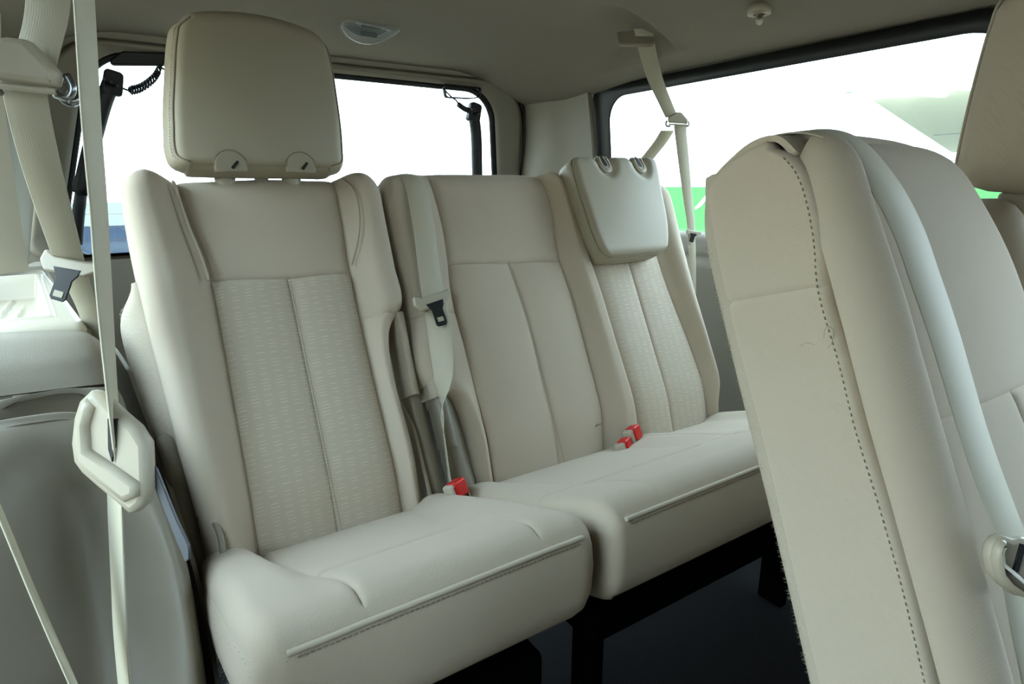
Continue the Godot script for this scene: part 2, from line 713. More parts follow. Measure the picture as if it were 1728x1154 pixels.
# ---------------------------------------------------------------- the scene
func _ready() -> void:
	rng.seed = 4
	# camera
	var cam := Camera3D.new()
	cam.name = "camera"
	add_child(cam)
	cam.position = Vector3(0, EYE, 0)
	cam.rotation_degrees = Vector3(-14.324, -33.238, 0)
	cam.fov = 58.70
	cam.near = 0.02
	cam.far = 400.0
	cam.current = true
	# overcast sky
	var sky_m := ProceduralSkyMaterial.new()
	sky_m.sky_top_color = Color(0.805, 0.925, 1.0)
	sky_m.sky_curve = 0.55
	sky_m.sky_horizon_color = Color(0.595, 0.668, 0.70)
	sky_m.ground_bottom_color = Color(0.55, 0.54, 0.52)
	sky_m.ground_horizon_color = Color(0.60, 0.60, 0.58)
	sky_m.sun_angle_max = 0.1
	var sky := Sky.new()
	sky.sky_material = sky_m
	var env := Environment.new()
	env.background_mode = Environment.BG_SKY
	env.sky = sky
	env.background_energy_multiplier = 7.2
	env.ambient_light_source = Environment.AMBIENT_SOURCE_SKY
	env.tonemap_mode = Environment.TONE_MAPPER_LINEAR
	env.tonemap_exposure = 2.5
	env.sdfgi_enabled = true
	env.ssao_enabled = true
	env.ssil_enabled = true
	var we := WorldEnvironment.new()
	we.name = "environment"
	we.environment = env
	add_child(we)

	make_materials()
	build_shell()
	build_single_seat()
	build_bench()
	build_second_row()
	build_belts()
	build_small_things()
	build_outside()

func ceil_y(x: float, z: float) -> float:
	var y := 0.452
	y -= 0.112 * pow(sst(1.10, 1.54, x), 1.25)
	y -= 0.10 * pow(sst(0.12, -0.24, x), 1.25)
	y -= 0.045 * sst(-1.35, -2.12, z)
	# pocket where the outer belt leaves the headliner
	y += 0.030 * sst(-1.285, -1.315, z) * (1.0 - sst(1.375, 1.405, x)) * sst(1.10, 1.30, x) * (1.0 - sst(-1.45, -1.72, z))
	y -= 0.010 * sst(1.43, 1.40, x) * sst(1.36, 1.40, x) * sst(-1.25, -1.30, z) * (1.0 - sst(-1.4, -1.6, z))
	return y

func wall_x(y: float) -> float:          # inner face of the side glass, leaning in towards the roof
	return 1.55 - 0.15 * y

func build_shell() -> void:
	# floor and load floor
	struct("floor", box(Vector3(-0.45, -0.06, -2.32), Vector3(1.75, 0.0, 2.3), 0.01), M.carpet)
	# headliner
	var P := []
	var zs := []
	var z := -2.14
	while z < 2.21:
		zs.append(z)
		z += 0.012 if z < -1.2 else (0.03 if z < -0.3 else 0.15)
	for zz in zs:
		var row := PackedVector3Array()
		for k in 131:
			var x := -0.30 + 1.865 * k / 130.0
			row.append(W(x, ceil_y(x, zz), zz))
		P.append(row)
	struct("ceiling", solid(P, 0.03, false), M.head)

	# --- right side: quarter window
	var gc := [Vector2(-1.72, -0.148), Vector2(-0.42, -0.148), Vector2(-0.52, 0.302), Vector2(-1.70, 0.298)]
	var bc := [Vector2(-1.795, -0.168), Vector2(-0.36, -0.168), Vector2(-0.485, 0.340), Vector2(-1.778, 0.333)]
	var side := func(q: Vector2, d: float): return W(wall_x(q.y) + d, q.y, q.x)
	var g0 := rpoly(gc, [0.05, 0.08, 0.14, 0.085], 0.0, 10)
	var b0 := rpoly(bc, [0.06, 0.10, 0.15, 0.055], 0.0, 10)
	var win := plate(rpoly(gc, [0.05, 0.08, 0.14, 0.085], 0.012, 10), 0.004, 0.0005, func(q: Vector2, d: float): return side.call(q, d + 0.012))
	var wn := struct("window_2", win, M.glass)
	wn.set_meta("label", "clear quarter window pane beside the third row with black surround")
	var band_m := rings([[g0, 0.012], [g0, 0.004], [b0, 0.0], [b0, 0.03]], side)
	struct("seal", band_m, M.rubber, wn)
	# right wall below the window: sill ledge, moulding, lower panel
	var prof := [[-0.166, 0.002], [-0.170, -0.006], [-0.176, -0.012], [-0.196, -0.018], [-0.212, -0.022], [-0.216, -0.016], [-0.221, -0.016], [-0.225, -0.030], [-0.236, -0.038], [-0.250, -0.042], [-0.30, -0.050], [-0.42, -0.075], [-0.60, -0.10], [-0.929, -0.10]]
	P = []
	for p in prof:
		var row := PackedVector3Array()
		for k in 25:
			var zz := -2.10 + 1.90 * k / 24.0
			row.append(W(wall_x(p[0]) + p[1], p[0], zz))
		P.append(row)
	var wr := struct("wall_right", solid(P, 0.03, false), M.trim)
	wr.set_meta("label", "beige moulded side panel with ledge below the quarter window")
	# strip of light trim along the ledge
	var lp := curve3([W(wall_x(-0.219) - 0.022, -0.218, -2.0), W(wall_x(-0.219) - 0.022, -0.218, -1.2), W(wall_x(-0.219) - 0.022, -0.218, -0.4)], 8)
	struct("ledge_bead", tube(lp, 0.004, 8), M.smooth, wr)
	# right rear pillar between quarter window and tailgate
	var rows := []
	for y in [-0.30, -0.16, 0.02, 0.18, 0.30, 0.43]:
		var t: float = sst(0.2, 0.43, y)
		rows.append([W(1.490 - 0.05 * t, y, -2.20), W(1.484 - 0.04 * t, y, -2.09), W(1.515 - 0.13 * y, y, -2.00), W(1.545 - 0.15 * y, y, -1.90), W(wall_x(y) - 0.002, y, -1.772)])
	struct("trim_1", sheet(rows, 28, 24, 0.02, true), M.trim).set_meta("label", "beige rear pillar trim between quarter window and tailgate")
	# front part of the right side, outside the picture: pillars, door with window opening, roof rail
	var wf := struct("wall_front_right", box(W(1.50, -0.93, -0.38), W(1.62, -0.22, 2.2), 0.01), M.trim)
	struct("pillar", box(W(1.47, -0.23, -0.47), W(1.58, 0.36, -0.30), 0.02), M.trim, wf)
	struct("pillar", box(W(1.46, -0.23, 0.72), W(1.58, 0.40, 0.90), 0.02), M.trim, wf)
	struct("roof_rail", box(W(1.47, 0.32, -0.45), W(1.58, 0.40, 2.2), 0.02), M.trim, wf)
	var fr := struct("wall_front", box(W(-0.35, -0.93, 1.95), W(1.6, 0.28, 2.2), 0.03), M.black)  # unseen; built up nearly to the roof to cut light from the front
	struct("header", box(W(-0.35, 0.36, 1.9), W(1.6, 0.46, 2.2), 0.02), M.head, fr)

	# --- left side
	var cl := struct("wall_left", box(W(-0.36, -0.93, -2.15), W(-0.29, -0.19, -0.48), 0.01), M.trim)
	cl.set_meta("label", "beige left cabin wall below the left quarter window")
	struct("roof_rail", box(W(-0.36, 0.34, -2.15), W(-0.22, 0.41, 2.2), 0.02), M.trim, cl)
	struct("pillar", box(W(-0.36, -0.19, -0.89), W(-0.26, 0.36, -0.58), 0.02), M.trim, cl)
	struct("pillar", box(W(-0.36, -0.93, 0.75), W(-0.25, 0.36, 0.92), 0.02), M.trim, cl)
	struct("front_door_panel", box(W(-0.36, -0.93, 0.92), W(-0.27, 0.20, 2.2), 0.02), M.trim, cl)  # unseen; raised into the window opening to cut light from the front
	struct("sill", box(W(-0.42, -0.93, -0.62), W(-0.25, -0.84, 0.75), 0.02), M.trim, cl)
	# unseen door panel added here to block light from ahead of the camera
	var dr := struct("added_door_1", box(W(-1.32, -0.72, -0.03), W(-0.36, -0.05, 0.11), 0.04), M.trim)
	dr.set_meta("label", "added unseen door panel blocking light from ahead")
	struct("window_frame", box(W(-1.30, 0.30, -0.03), W(-0.36, 0.38, 0.04), 0.02), M.trim, dr)
	struct("window_frame", box(W(-1.32, -0.06, -0.03), W(-1.22, 0.31, 0.04), 0.02), M.trim, dr)
	struct("pillar_panel", box(W(-0.40, -0.93, -0.035), W(-0.28, 0.38, 0.76), 0.02), M.trim, dr)  # unseen panel added to close the opening ahead and cut its light
	struct("trim_4", box(W(-0.10, -0.93, 0.24), W(0.48, -0.12, 0.62), 0.05), M.carpet).set_meta("label", "added unseen block for a folded seat, cutting low light from ahead")  # unseen dark block added to shade forward-facing surfaces, stands for a folded seat
	# left rear pillar
	rows = []
	for y in [-0.30, -0.16, 0.02, 0.18, 0.30, 0.38]:
		var lean: float = 0.10 * y
		rows.append([W(-0.36, y, -1.80), W(-0.25 + lean, y, -1.86), W(-0.185 + lean, y, -1.94), W(-0.160 + lean * 1.6, y, -2.02), W(-0.148 + lean * 2.3, y, -2.135)])
	var lpil := struct("trim_2", sheet(rows, 28, 20, 0.02, false), M.trim)
	lpil.set_meta("label", "beige rear pillar trim behind the left belt")
	var lslab := sheet([[W(-0.34, -0.20, -1.80), W(-0.24, -0.20, -1.845), W(-0.176, -0.20, -1.90)], [W(-0.33, 0.0, -1.76), W(-0.235, 0.0, -1.79), W(-0.165, 0.0, -1.85)], [W(-0.33, 0.20, -1.72), W(-0.23, 0.20, -1.75), W(-0.15, 0.20, -1.80)], [W(-0.30, 0.40, -1.69), W(-0.21, 0.40, -1.72), W(-0.12, 0.40, -1.77)]], 10, 10, 0.012, false)
	struct("pillar_panel", lslab, M.smooth, lpil)
	# quarter trim on the left: shelf with tray, grained roll, pocket and lower panel
	var SF := Transform3D(Basis(Vector3(1, 0, 0), Vector3(0, 0, -1), Vector3(0, 1, 0)), W(0, -0.205, -1.14))
	var tray_r := [[0.0, -0.085], [0.07, -0.090], [0.70, -0.146], [0.82, -0.15]]
	var shelf := pad(SF, [-0.36, -0.30, tray_r, [[0.0, -0.046], [0.26, -0.078], [0.5, -0.108], [0.81, -0.148]]], [0.0, 0.072, 0.70, 0.82], [6, 60, 16], [10, 60, 8],
		func(x: float, v: float):
			var e := minf(minf(pw(tray_r, v) - 0.008 - x, x + 0.32), minf(v - 0.08, 0.69 - v))
			var h := 0.0035 * sst(-0.010, -0.004, e) - 0.056 * sst(0.0, 0.014, e)
			var rib := absf(fposmod(x + 0.012, 0.030) - 0.015)
			h += 0.006 * sst(0.030, 0.045, e) * sst(0.006, 0.002, rib)
			return h,
		[0.0, 0.016, 0.02, 0.0], 0.016)
	var qt := base("quarter_trim", W(-0.15, -0.93, -1.0), "moulded beige quarter trim with storage tray and open pocket at left", "trim panel")
	put("shelf_with_tray", merge([pad_part(shelf, 0, 3, 0, 3)]), M.smooth, qt)
	rows = [
		[W(-0.36, -0.207, -1.150), W(-0.25, -0.207, -1.150), W(-0.15, -0.209, -1.148), W(-0.062, -0.216, -1.145), W(-0.046, -0.228, -1.160)],
		[W(-0.36, -0.216, -1.118), W(-0.25, -0.216, -1.118), W(-0.15, -0.217, -1.116), W(-0.056, -0.224, -1.118), W(-0.036, -0.238, -1.150)],
		[W(-0.36, -0.240, -1.090), W(-0.25, -0.240, -1.090), W(-0.15, -0.241, -1.088), W(-0.050, -0.246, -1.092), W(-0.030, -0.258, -1.130)],
		[W(-0.36, -0.264, -1.076), W(-0.25, -0.264, -1.076), W(-0.15, -0.264, -1.074), W(-0.048, -0.268, -1.080), W(-0.028, -0.280, -1.120)],
		[W(-0.36, -0.284, -1.068), W(-0.25, -0.284, -1.068), W(-0.15, -0.284, -1.066), W(-0.046, -0.288, -1.070), W(-0.026, -0.300, -1.110)]]
	put("grained_roll", sheet(rows, 40, 24, 0.012, true), M.grain, qt)
	rows = [
		[W(-0.36, -0.290, -1.066), W(-0.20, -0.290, -1.066), W(-0.13, -0.288, -1.064), W(-0.075, -0.288, -1.064), W(-0.040, -0.293, -1.070), W(-0.022, -0.305, -1.10)],
		[W(-0.36, -0.292, -1.056), W(-0.20, -0.292, -1.056), W(-0.13, -0.300, -1.062), W(-0.075, -0.300, -1.062), W(-0.038, -0.302, -1.060), W(-0.016, -0.318, -1.08)],
		[W(-0.36, -0.292, -1.040), W(-0.20, -0.292, -1.040), W(-0.125, -0.430, -1.056), W(-0.075, -0.430, -1.056), W(-0.034, -0.318, -1.040), W(-0.012, -0.334, -1.05)],
		[W(-0.36, -0.292, -1.000), W(-0.20, -0.292, -0.995), W(-0.12, -0.432, -0.990), W(-0.072, -0.434, -0.990), W(-0.028, -0.330, -1.005), W(-0.006, -0.346, -1.02)],
		[W(-0.36, -0.292, -0.970), W(-0.20, -0.290, -0.965), W(-0.118, -0.300, -0.968), W(-0.070, -0.306, -0.972), W(-0.022, -0.322, -0.985), W(0.000, -0.352, -1.00)],
		[W(-0.36, -0.294, -0.955), W(-0.20, -0.292, -0.955), W(-0.116, -0.296, -0.956), W(-0.068, -0.303, -0.958), W(-0.014, -0.330, -0.965), W(0.004, -0.372, -0.985)],
		[W(-0.36, -0.320, -0.883), W(-0.20, -0.320, -0.903), W(-0.114, -0.322, -0.938), W(-0.064, -0.328, -0.940), W(-0.008, -0.352, -0.945), W(0.010, -0.396, -0.970)],
		[W(-0.36, -0.370, -0.795), W(-0.20, -0.365, -0.840), W(-0.112, -0.362, -0.928), W(-0.060, -0.366, -0.932), W(0.000, -0.390, -0.915), W(0.016, -0.430, -0.945)],
		[W(-0.36, -0.430, -0.673), W(-0.20, -0.425, -0.747), W(-0.110, -0.410, -0.925), W(-0.055, -0.412, -0.925), W(0.008, -0.434, -0.872), W(0.024, -0.470, -0.910)],
		[W(-0.36, -0.500, -0.550), W(-0.20, -0.495, -0.660), W(-0.105, -0.470, -0.900), W(-0.050, -0.470, -0.895), W(0.014, -0.482, -0.828), W(0.030, -0.520, -0.870)],
		[W(-0.36, -0.580, -0.490), W(-0.20, -0.570, -0.610), W(-0.100, -0.540, -0.830), W(-0.045, -0.540, -0.825), W(0.016, -0.545, -0.775), W(0.030, -0.580, -0.82)],
		[W(-0.36, -0.700, -0.430), W(-0.20, -0.690, -0.540), W(-0.095, -0.670, -0.710), W(-0.040, -0.670, -0.705), W(0.012, -0.670, -0.700), W(0.026, -0.690, -0.75)],
		[W(-0.36, -0.929, -0.410), W(-0.20, -0.929, -0.490), W(-0.090, -0.929, -0.640), W(-0.035, -0.929, -0.640), W(0.010, -0.929, -0.660), W(0.022, -0.929, -0.72)]]
	put("lower_panel", sheet(rows, 60, 110, 0.012, true), M.trim, qt)
	# edge strip between the panel and the seat
	rows = [[W(-0.040, -0.290, -1.45), W(-0.020, -0.292, -1.30), W(-0.004, -0.300, -1.16)], [W(-0.030, -0.42, -1.40), W(0.000, -0.42, -1.24), W(0.018, -0.42, -1.06)], [W(-0.020, -0.60, -1.30), W(0.010, -0.60, -1.10), W(0.040, -0.60, -0.86)], [W(-0.02, -0.929, -1.10), W(0.005, -0.929, -0.95), W(0.030, -0.929, -0.70)]]
	put("edge_strip", sheet(rows, 14, 24, 0.006, true), M.trim, qt)
	rows = [[W(-0.148, -0.21, -1.95), W(-0.100, -0.215, -1.50), W(-0.050, -0.225, -1.16)], [W(-0.130, -0.40, -1.95), W(-0.085, -0.40, -1.50), W(-0.030, -0.40, -1.10)], [W(-0.120, -0.929, -1.95), W(-0.075, -0.929, -1.45), W(-0.020, -0.929, -1.05)]]
	put("inner_side", sheet(rows, 16, 12, 0.006, true), M.trim, qt)

	# --- tailgate: glass, seal, trim frame, gap, header, lower panel
	var tc := [Vector2(-0.122, -0.205), Vector2(1.395, -0.205), Vector2(1.302, 0.348), Vector2(0.030, 0.352)]
	var tr_ := [0.07, 0.07, 0.125, 0.125]
	var gate := func(q: Vector2, d: float): return W(q.x, q.y, -2.15 + 0.20 * (q.y - 0.30) + d)
	var t0 := rpoly(tc, tr_, 0.0, 12)
	var pane := struct("window_1", plate(rpoly(tc, tr_, 0.01, 12), 0.004, 0.0005, func(q: Vector2, d: float): return gate.call(q, d - 0.02)), M.glass)
	pane.set_meta("label", "wide tailgate window with thin heater wires")
	var t1 := rpoly(tc, tr_, 0.014, 12)
	struct("seal", rings([[t0, -0.018], [t0, -0.006], [t1, 0.004], [t1, -0.02]], gate, true), M.rubber, pane)
	var oc := [Vector2(-0.215, -0.215), Vector2(1.478, -0.215), Vector2(1.435, 0.392), Vector2(-0.060, 0.388)]
	var orad := [0.06, 0.06, 0.17, 0.16]
	var oo := rpoly(oc, orad, 0.0, 12)
	var om := rpoly(oc, orad, -0.02, 12)
	var fm := rings([[t1, -0.006], [t1, 0.010], [rpoly(tc, tr_, 0.030, 12), 0.018], [om, 0.040], [oo, 0.030], [oo, -0.02]], gate, true)
	var tg := struct("trim_3", fm, M.trim)
	tg.set_meta("label", "beige trim frame round the tailgate window")
	var gp := []
	for q in [[1.480, -0.20], [1.474, 0.0], [1.470, 0.14], [1.455, 0.26], [1.425, 0.325], [1.385, 0.365]]:
		gp.append(gate.call(Vector2(q[0], q[1]), 0.028))
	struct("gap_seal", tube(curve3(gp, 30), 0.009, 8), M.rubber, tg)
	var o2 := rpoly([Vector2(-0.40, -0.40), Vector2(1.70, -0.40), Vector2(1.64, 0.52), Vector2(-0.34, 0.52)], [0.02, 0.02, 0.02, 0.02], 0.0, 12)
	struct("aperture_trim", rings([[rpoly(oc, orad, -0.004, 12), 0.022], [rpoly(oc, orad, 0.03, 12), 0.030], [o2, 0.02]], gate, true), M.trim, tg)
	struct("lower_panel", box(W(-0.40, -0.93, -2.32), W(1.70, -0.205, -2.22), 0.02), M.trim, tg)
	# heater wires on the glass
	for k in 12:
		var y := -0.16 + 0.040 * k
		var l := lerpf(-0.10, 0.03, (y + 0.2) / 0.55) + 0.02
		var r := lerpf(1.38, 1.29, (y + 0.2) / 0.55) - 0.02
		if y > 0.27:
			l += 0.06
			r -= 0.06
		struct("heater_wire", tube(PackedVector3Array([gate.call(Vector2(l, y), -0.0165), gate.call(Vector2((l + r) / 2, y + 0.001), -0.0165), gate.call(Vector2(r, y), -0.0165)]), 0.0005, 4), M.wire, pane)
	# glass struts with their brackets, coiled lead and the short lead on the other side
	for s in [0, 1]:
		var gs := base("glass_strut", gate.call(Vector2(-0.05 if s == 0 else 1.23, 0.0), 0.05), ["black glass strut with coiled lead beside the left belt", "black glass strut with short hose near the rear pillar"][s], "strut", "tailgate glass struts")
		var sp := [[0.062, 0.275], [0.030, 0.205], [-0.020, 0.070], [-0.055, -0.040], [-0.082, -0.160]] if s == 0 else [[1.203, 0.270], [1.222, 0.20], [1.236, 0.10], [1.246, 0.0], [1.250, -0.160]]
		var pts := []
		for q in sp:
			pts.append(gate.call(Vector2(q[0], q[1]), 0.055))
		var path := curve3(pts, 20)
		put("cylinder", tube(path.slice(0, 15), 0.021, 12), M.black, gs)
		put("rod", tube(path.slice(14, 21), 0.016, 10), M.black, gs)
		var top: Vector3 = path[0]
		put("bracket", plate(rpoly([Vector2(-0.030, -0.030), Vector2(0.022, -0.034), Vector2(0.034, 0.026), Vector2(-0.010, 0.038)], [0.01, 0.01, 0.012, 0.012], 0.0, 4), 0.03, 0.004, frame_at(top, Vector3(1, 0, 0), Vector3(0, 1, 0))), M.black, gs)
		for b in 3:
			put("bolt", tube(PackedVector3Array([top + Vector3(-0.014 + 0.014 * b, 0.008 - 0.007 * b, 0.014), top + Vector3(-0.014 + 0.014 * b, 0.008 - 0.007 * b, 0.019)]), 0.004, 8), M.steel, gs)
		if s == 0:
			var lead := PackedVector3Array()
			var line := curve3([gate.call(Vector2(0.080, 0.268), 0.06), gate.call(Vector2(0.100, 0.260), 0.06), gate.call(Vector2(0.130, 0.268), 0.06), gate.call(Vector2(0.165, 0.295), 0.06), gate.call(Vector2(0.186, 0.325), 0.06), gate.call(Vector2(0.205, 0.345), 0.05), gate.call(Vector2(0.240, 0.350), 0.04)], 240)
			for i in line.size():
				var f := float(i) / 240.0
				var amp := 0.011 * sst(0.16, 0.22, f) * (1.0 - sst(0.62, 0.68, f))
				lead.append(line[i] + Vector3(0.35 * sin(f * TAU * 30) * amp, cos(f * TAU * 30) * amp, sin(f * TAU * 30) * amp))
			put("coiled_lead", tube(lead, 0.0028, 6), M.black, gs)
			put("lead_loop", tube(curve3([gate.call(Vector2(0.186, 0.325), 0.06), gate.call(Vector2(0.215, 0.312), 0.06), gate.call(Vector2(0.228, 0.335), 0.05), gate.call(Vector2(0.222, 0.36), 0.03)], 16), 0.0028, 6), M.black, gs)
			put("lead_cover", plate(rpoly([Vector2(0.05, 0.322), Vector2(0.20, 0.335), Vector2(0.26, 0.34), Vector2(0.26, 0.372), Vector2(0.10, 0.362)], [0.008, 0.008, 0.004, 0.004, 0.02], 0.0, 4), 0.02, 0.004, func(q: Vector2, d: float): return gate.call(q, d + 0.02)), M.rubber, gs)
		else:
			put("hose", tube(curve3([gate.call(Vector2(1.195, 0.272), 0.06), gate.call(Vector2(1.165, 0.278), 0.06), gate.call(Vector2(1.135, 0.292), 0.06)], 10), 0.010, 8), M.black, gs)
			put("lead", tube(curve3([gate.call(Vector2(1.138, 0.292), 0.06), gate.call(Vector2(1.125, 0.305), 0.06), gate.call(Vector2(1.108, 0.318), 0.05), gate.call(Vector2(1.085, 0.345), 0.03)], 12), 0.0028, 6), M.black, gs)
			put("lead_cover", plate(rpoly([Vector2(1.10, 0.315), Vector2(1.20, 0.318), Vector2(1.27, 0.33), Vector2(1.24, 0.36), Vector2(1.085, 0.362)], [0.012, 0.02, 0.02, 0.01, 0.01], 0.0, 4), 0.02, 0.004, func(q: Vector2, d: float): return gate.call(q, d + 0.02)), M.rubber, gs)

# ---------------------------------------------------------------- third row
func back_frame() -> Transform3D:
	var a := deg_to_rad(27.0)
	return Transform3D(Basis(Vector3(1, 0, 0), Vector3(0, cos(a), -sin(a)), Vector3(0, sin(a), cos(a))), W(0, -0.57, -0.95))

func cushion_frame() -> Transform3D:
	var a := deg_to_rad(21.0)
	return Transform3D(Basis(Vector3(1, 0, 0), Vector3(0, -sin(a), -cos(a)), Vector3(0, cos(a), -sin(a))), W(0, -0.57, -0.95))

func puff(x: float, a: float, b: float) -> float:
	return sin(PI * clampf((x - a) / (b - a), 0.0, 1.0))

func build_single_seat() -> void:
	var seat := base("third_row_chair", W(0.26, -0.93, -0.80), "single beige third-row seat with raised headrest and dashed fabric centre", "car seat", "third row seats")
	var B := back_frame()
	var x0 := [[-0.08, 0.062], [0.07, 0.056], [0.19, 0.046], [0.35, 0.036], [0.5, 0.028], [0.6, 0.026], [0.668, 0.028]]
	var x1 := [[-0.08, 0.136], [0.085, 0.138], [0.37, 0.140], [0.463, 0.139], [0.50, 0.135], [0.578, 0.121], [0.668, 0.112]]
	var x3 := [[-0.08, 0.388], [0.46, 0.384], [0.57, 0.391], [0.67, 0.394]]
	var x4 := [[-0.08, 0.424], [0.10, 0.427], [0.325, 0.432], [0.350, 0.445], [0.375, 0.468], [0.46, 0.474], [0.55, 0.477], [0.62, 0.480], [0.668, 0.480]]
	var top := [[0.03, 0.655], [0.09, 0.668], [0.13, 0.664], [0.26, 0.668], [0.39, 0.668], [0.43, 0.672], [0.48, 0.66]]
	var cross := [[0.139, 0.463], [0.264, 0.456], [0.384, 0.457], [0.48, 0.457]]
	var H := func(x: float, v: float):
		var h := 0.0
		var a := pw(x1, v)
		var b := pw(x3, v)
		if x < a:
			h = 0.048 * sst(0.0, 0.62, (a - x) / (a - pw(x0, v)))
		elif x > b:
			h = (0.034 if v > 0.37 else 0.030) * sst(0.0, 0.62, (x - b) / (pw(x4, v) - b))
		elif v < pw(cross, x):
			h = 0.007 * (puff(x, a, 0.265) if x < 0.265 else puff(x, 0.265, b)) + 0.003
		else:
			h = 0.007 * puff(x, a, b) * puff(v, 0.43, 0.72)
		h -= 0.02 * sst(0.10, -0.05, v)
		return h
	var g := pad(B, [x0, x1, 0.265, x3, x4], [-0.08, 0.363, cross, top], [36, 30, 30, 30], [50, 14, 40], H, [0.030, 0.030, 0.0, 0.045], 0.040,
		[[0, 1, -0.1, 0.7, 0.009, 0.006], [0, 2, -0.1, 0.457, 0.005, 0.005], [0, 3, -0.1, 0.7, 0.007, 0.005], [1, 2, 0.139, 0.384, 0.005, 0.004], [1, 1, 0.392, 0.5, 0.005, 0.004], [0, 1, 0.47, 0.7, 0.007, 0.010]])
	var n_back := -B.basis.z
	var bk := put("backrest", skirt(g, n_back, [[0, 0], [0.008, 0.0], [0.03, -0.001], [0.075, 0.0], [0.100, 0.010], [0.112, 0.04]]), M.fleece, seat)
	put("side_bolster", pad_part(g, 0, 1, 0, 3), M.cloth, bk)
	put("insert_panel", pad_part(g, 1, 2, 0, 2), M.insert, bk)
	put("insert_panel", pad_part(g, 2, 3, 0, 2), M.insert, bk)
	put("shoulder_panel", pad_part(g, 1, 3, 2, 3), M.cloth, bk)
	put("side_bolster", pad_part(g, 3, 4, 0, 3), M.cloth, bk)
	# piping on the inner edge of the tall bolster, curved seam on the other
	var line := []
	for v in [0.46, 0.50, 0.56, 0.61, 0.635, 0.648]:
		line.append(B * Vector3(pw(x1, v) - 0.007, v, 0.012 if v < 0.64 else 0.002))
	put("piping", tube(curve3(line, 30), 0.0028, 8), M.pipe, bk)
	line = []
	for q in [[0.409, 0.655, 0.004], [0.418, 0.625, 0.024], [0.420, 0.593, 0.028], [0.415, 0.55, 0.026], [0.404, 0.51, 0.017], [0.388, 0.472, 0.004]]:
		line.append(B * Vector3(q[0], q[1], q[2]))
	put("curved_seam", tube(curve3(line, 30), 0.0011, 6), M.thread, bk)
	var sl := []
	for k in 40:
		var v := -0.02 + 0.47 * k / 39.0
		sl.append(B * Vector3(0.2675, v, 0.004))
	var stc := put("stitching", stitches(curve3(sl, 80), 0.0052, 0.0034, 0.0007), M.thread, bk)
	stc.set_meta("kind", "stuff")
	# fleece flap behind the right bolster and bulge on the left side
	var fl := sheet([[B * Vector3(0.440, 0.20, -0.05), B * Vector3(0.446, 0.20, 0.000), B * Vector3(0.462, 0.20, 0.006), B * Vector3(0.474, 0.20, -0.02)], [B * Vector3(0.444, 0.28, -0.05), B * Vector3(0.450, 0.28, 0.004), B * Vector3(0.464, 0.28, 0.008), B * Vector3(0.476, 0.28, -0.02)], [B * Vector3(0.444, 0.365, -0.05), B * Vector3(0.450, 0.365, 0.010), B * Vector3(0.466, 0.365, 0.012), B * Vector3(0.478, 0.365, -0.02)]], 16, 16, 0.004, false)
	put("fleece_flap", fl, M.fleece, bk)
	var bul := []
	for v in [0.02, 0.10, 0.22, 0.34, 0.42, 0.462, 0.475]:
		var w := 0.030 * sst(0.478, 0.44, v) * (0.55 + 0.45 * sst(0.0, 0.3, v)) + 0.002
		var xx := pw(x0, v)
		bul.append([B * Vector3(xx + 0.012, v, -0.015), B * Vector3(xx - 0.004, v, -0.020), B * Vector3(xx - w * 0.7, v, -0.040), B * Vector3(xx - w, v, -0.075), B * Vector3(xx - w * 0.8, v, -0.110), B * Vector3(xx + 0.02, v, -0.125)])
	var bm := sheet(bul, 24, 40, 0.004, false)
	var bl := put("side_fleece", bm, M.fleece, bk)
	var spots := []
	for k in 2600:
		var r := rng.randf()
		var v := 0.46 * r
		var w := 0.030 * sst(0.478, 0.44, v) * (0.55 + 0.45 * sst(0.0, 0.3, v)) + 0.002
		var q := rng.randf_range(0.15, 0.95)
		var hx := -0.030 - 0.08 * q
		spots.append([B * Vector3(pw(x0, v) - w * pw([[0.0, 0.3], [0.35, 0.85], [0.6, 1.0], [1.0, 0.8]], q), v, hx), (B.basis * Vector3(-1, 0, 0.3)).normalized()])
	var fb := put("pile", fibres(spots, 0.004, 0.0003), M.fibre, bl)
	fb.set_meta("kind", "stuff")
	# recliner hardware low on both sides
	put("hinge_cover", tube(curve3([B * Vector3(0.030, 0.21, -0.03), B * Vector3(0.034, 0.19, -0.022), B * Vector3(0.042, 0.10, -0.02), B * Vector3(0.050, 0.0, -0.02), B * Vector3(0.052, -0.06, -0.02)], 20), 0.016, 12), M.trim, bk)
	put("hinge_bracket", plate(rpoly([Vector2(-0.05, -0.10), Vector2(0.03, -0.10), Vector2(0.02, 0.12), Vector2(-0.03, 0.20)], [0.01, 0.02, 0.02, 0.01], 0.0, 5), 0.008, 0.002, frame_at(B * Vector3(0.445, 0.02, -0.035), B.basis.z, B.basis.y)), M.smooth, bk)
	put("latch_loop", tube(curve3([B * Vector3(0.058, 0.075, 0.01), B * Vector3(0.075, 0.065, 0.035), B * Vector3(0.080, 0.03, 0.050), B * Vector3(0.074, -0.01, 0.045), B * Vector3(0.060, -0.03, 0.02)], 18), 0.005, 8), M.trim, bk)

	# cushion
	var C := cushion_frame()
	var c0 := [[-0.44, 0.062], [-0.39, 0.058], [-0.30, 0.052], [0.06, 0.046]]
	var c1 := [[-0.44, 0.171], [-0.37, 0.170], [-0.25, 0.158], [0.0, 0.138], [0.06, 0.136]]
	var c2 := [[-0.44, 0.399], [-0.36, 0.402], [-0.25, 0.376], [0.0, 0.390], [0.06, 0.39]]
	var c3 := [[-0.44, 0.486], [-0.39, 0.486], [-0.30, 0.486], [0.06, 0.478]]
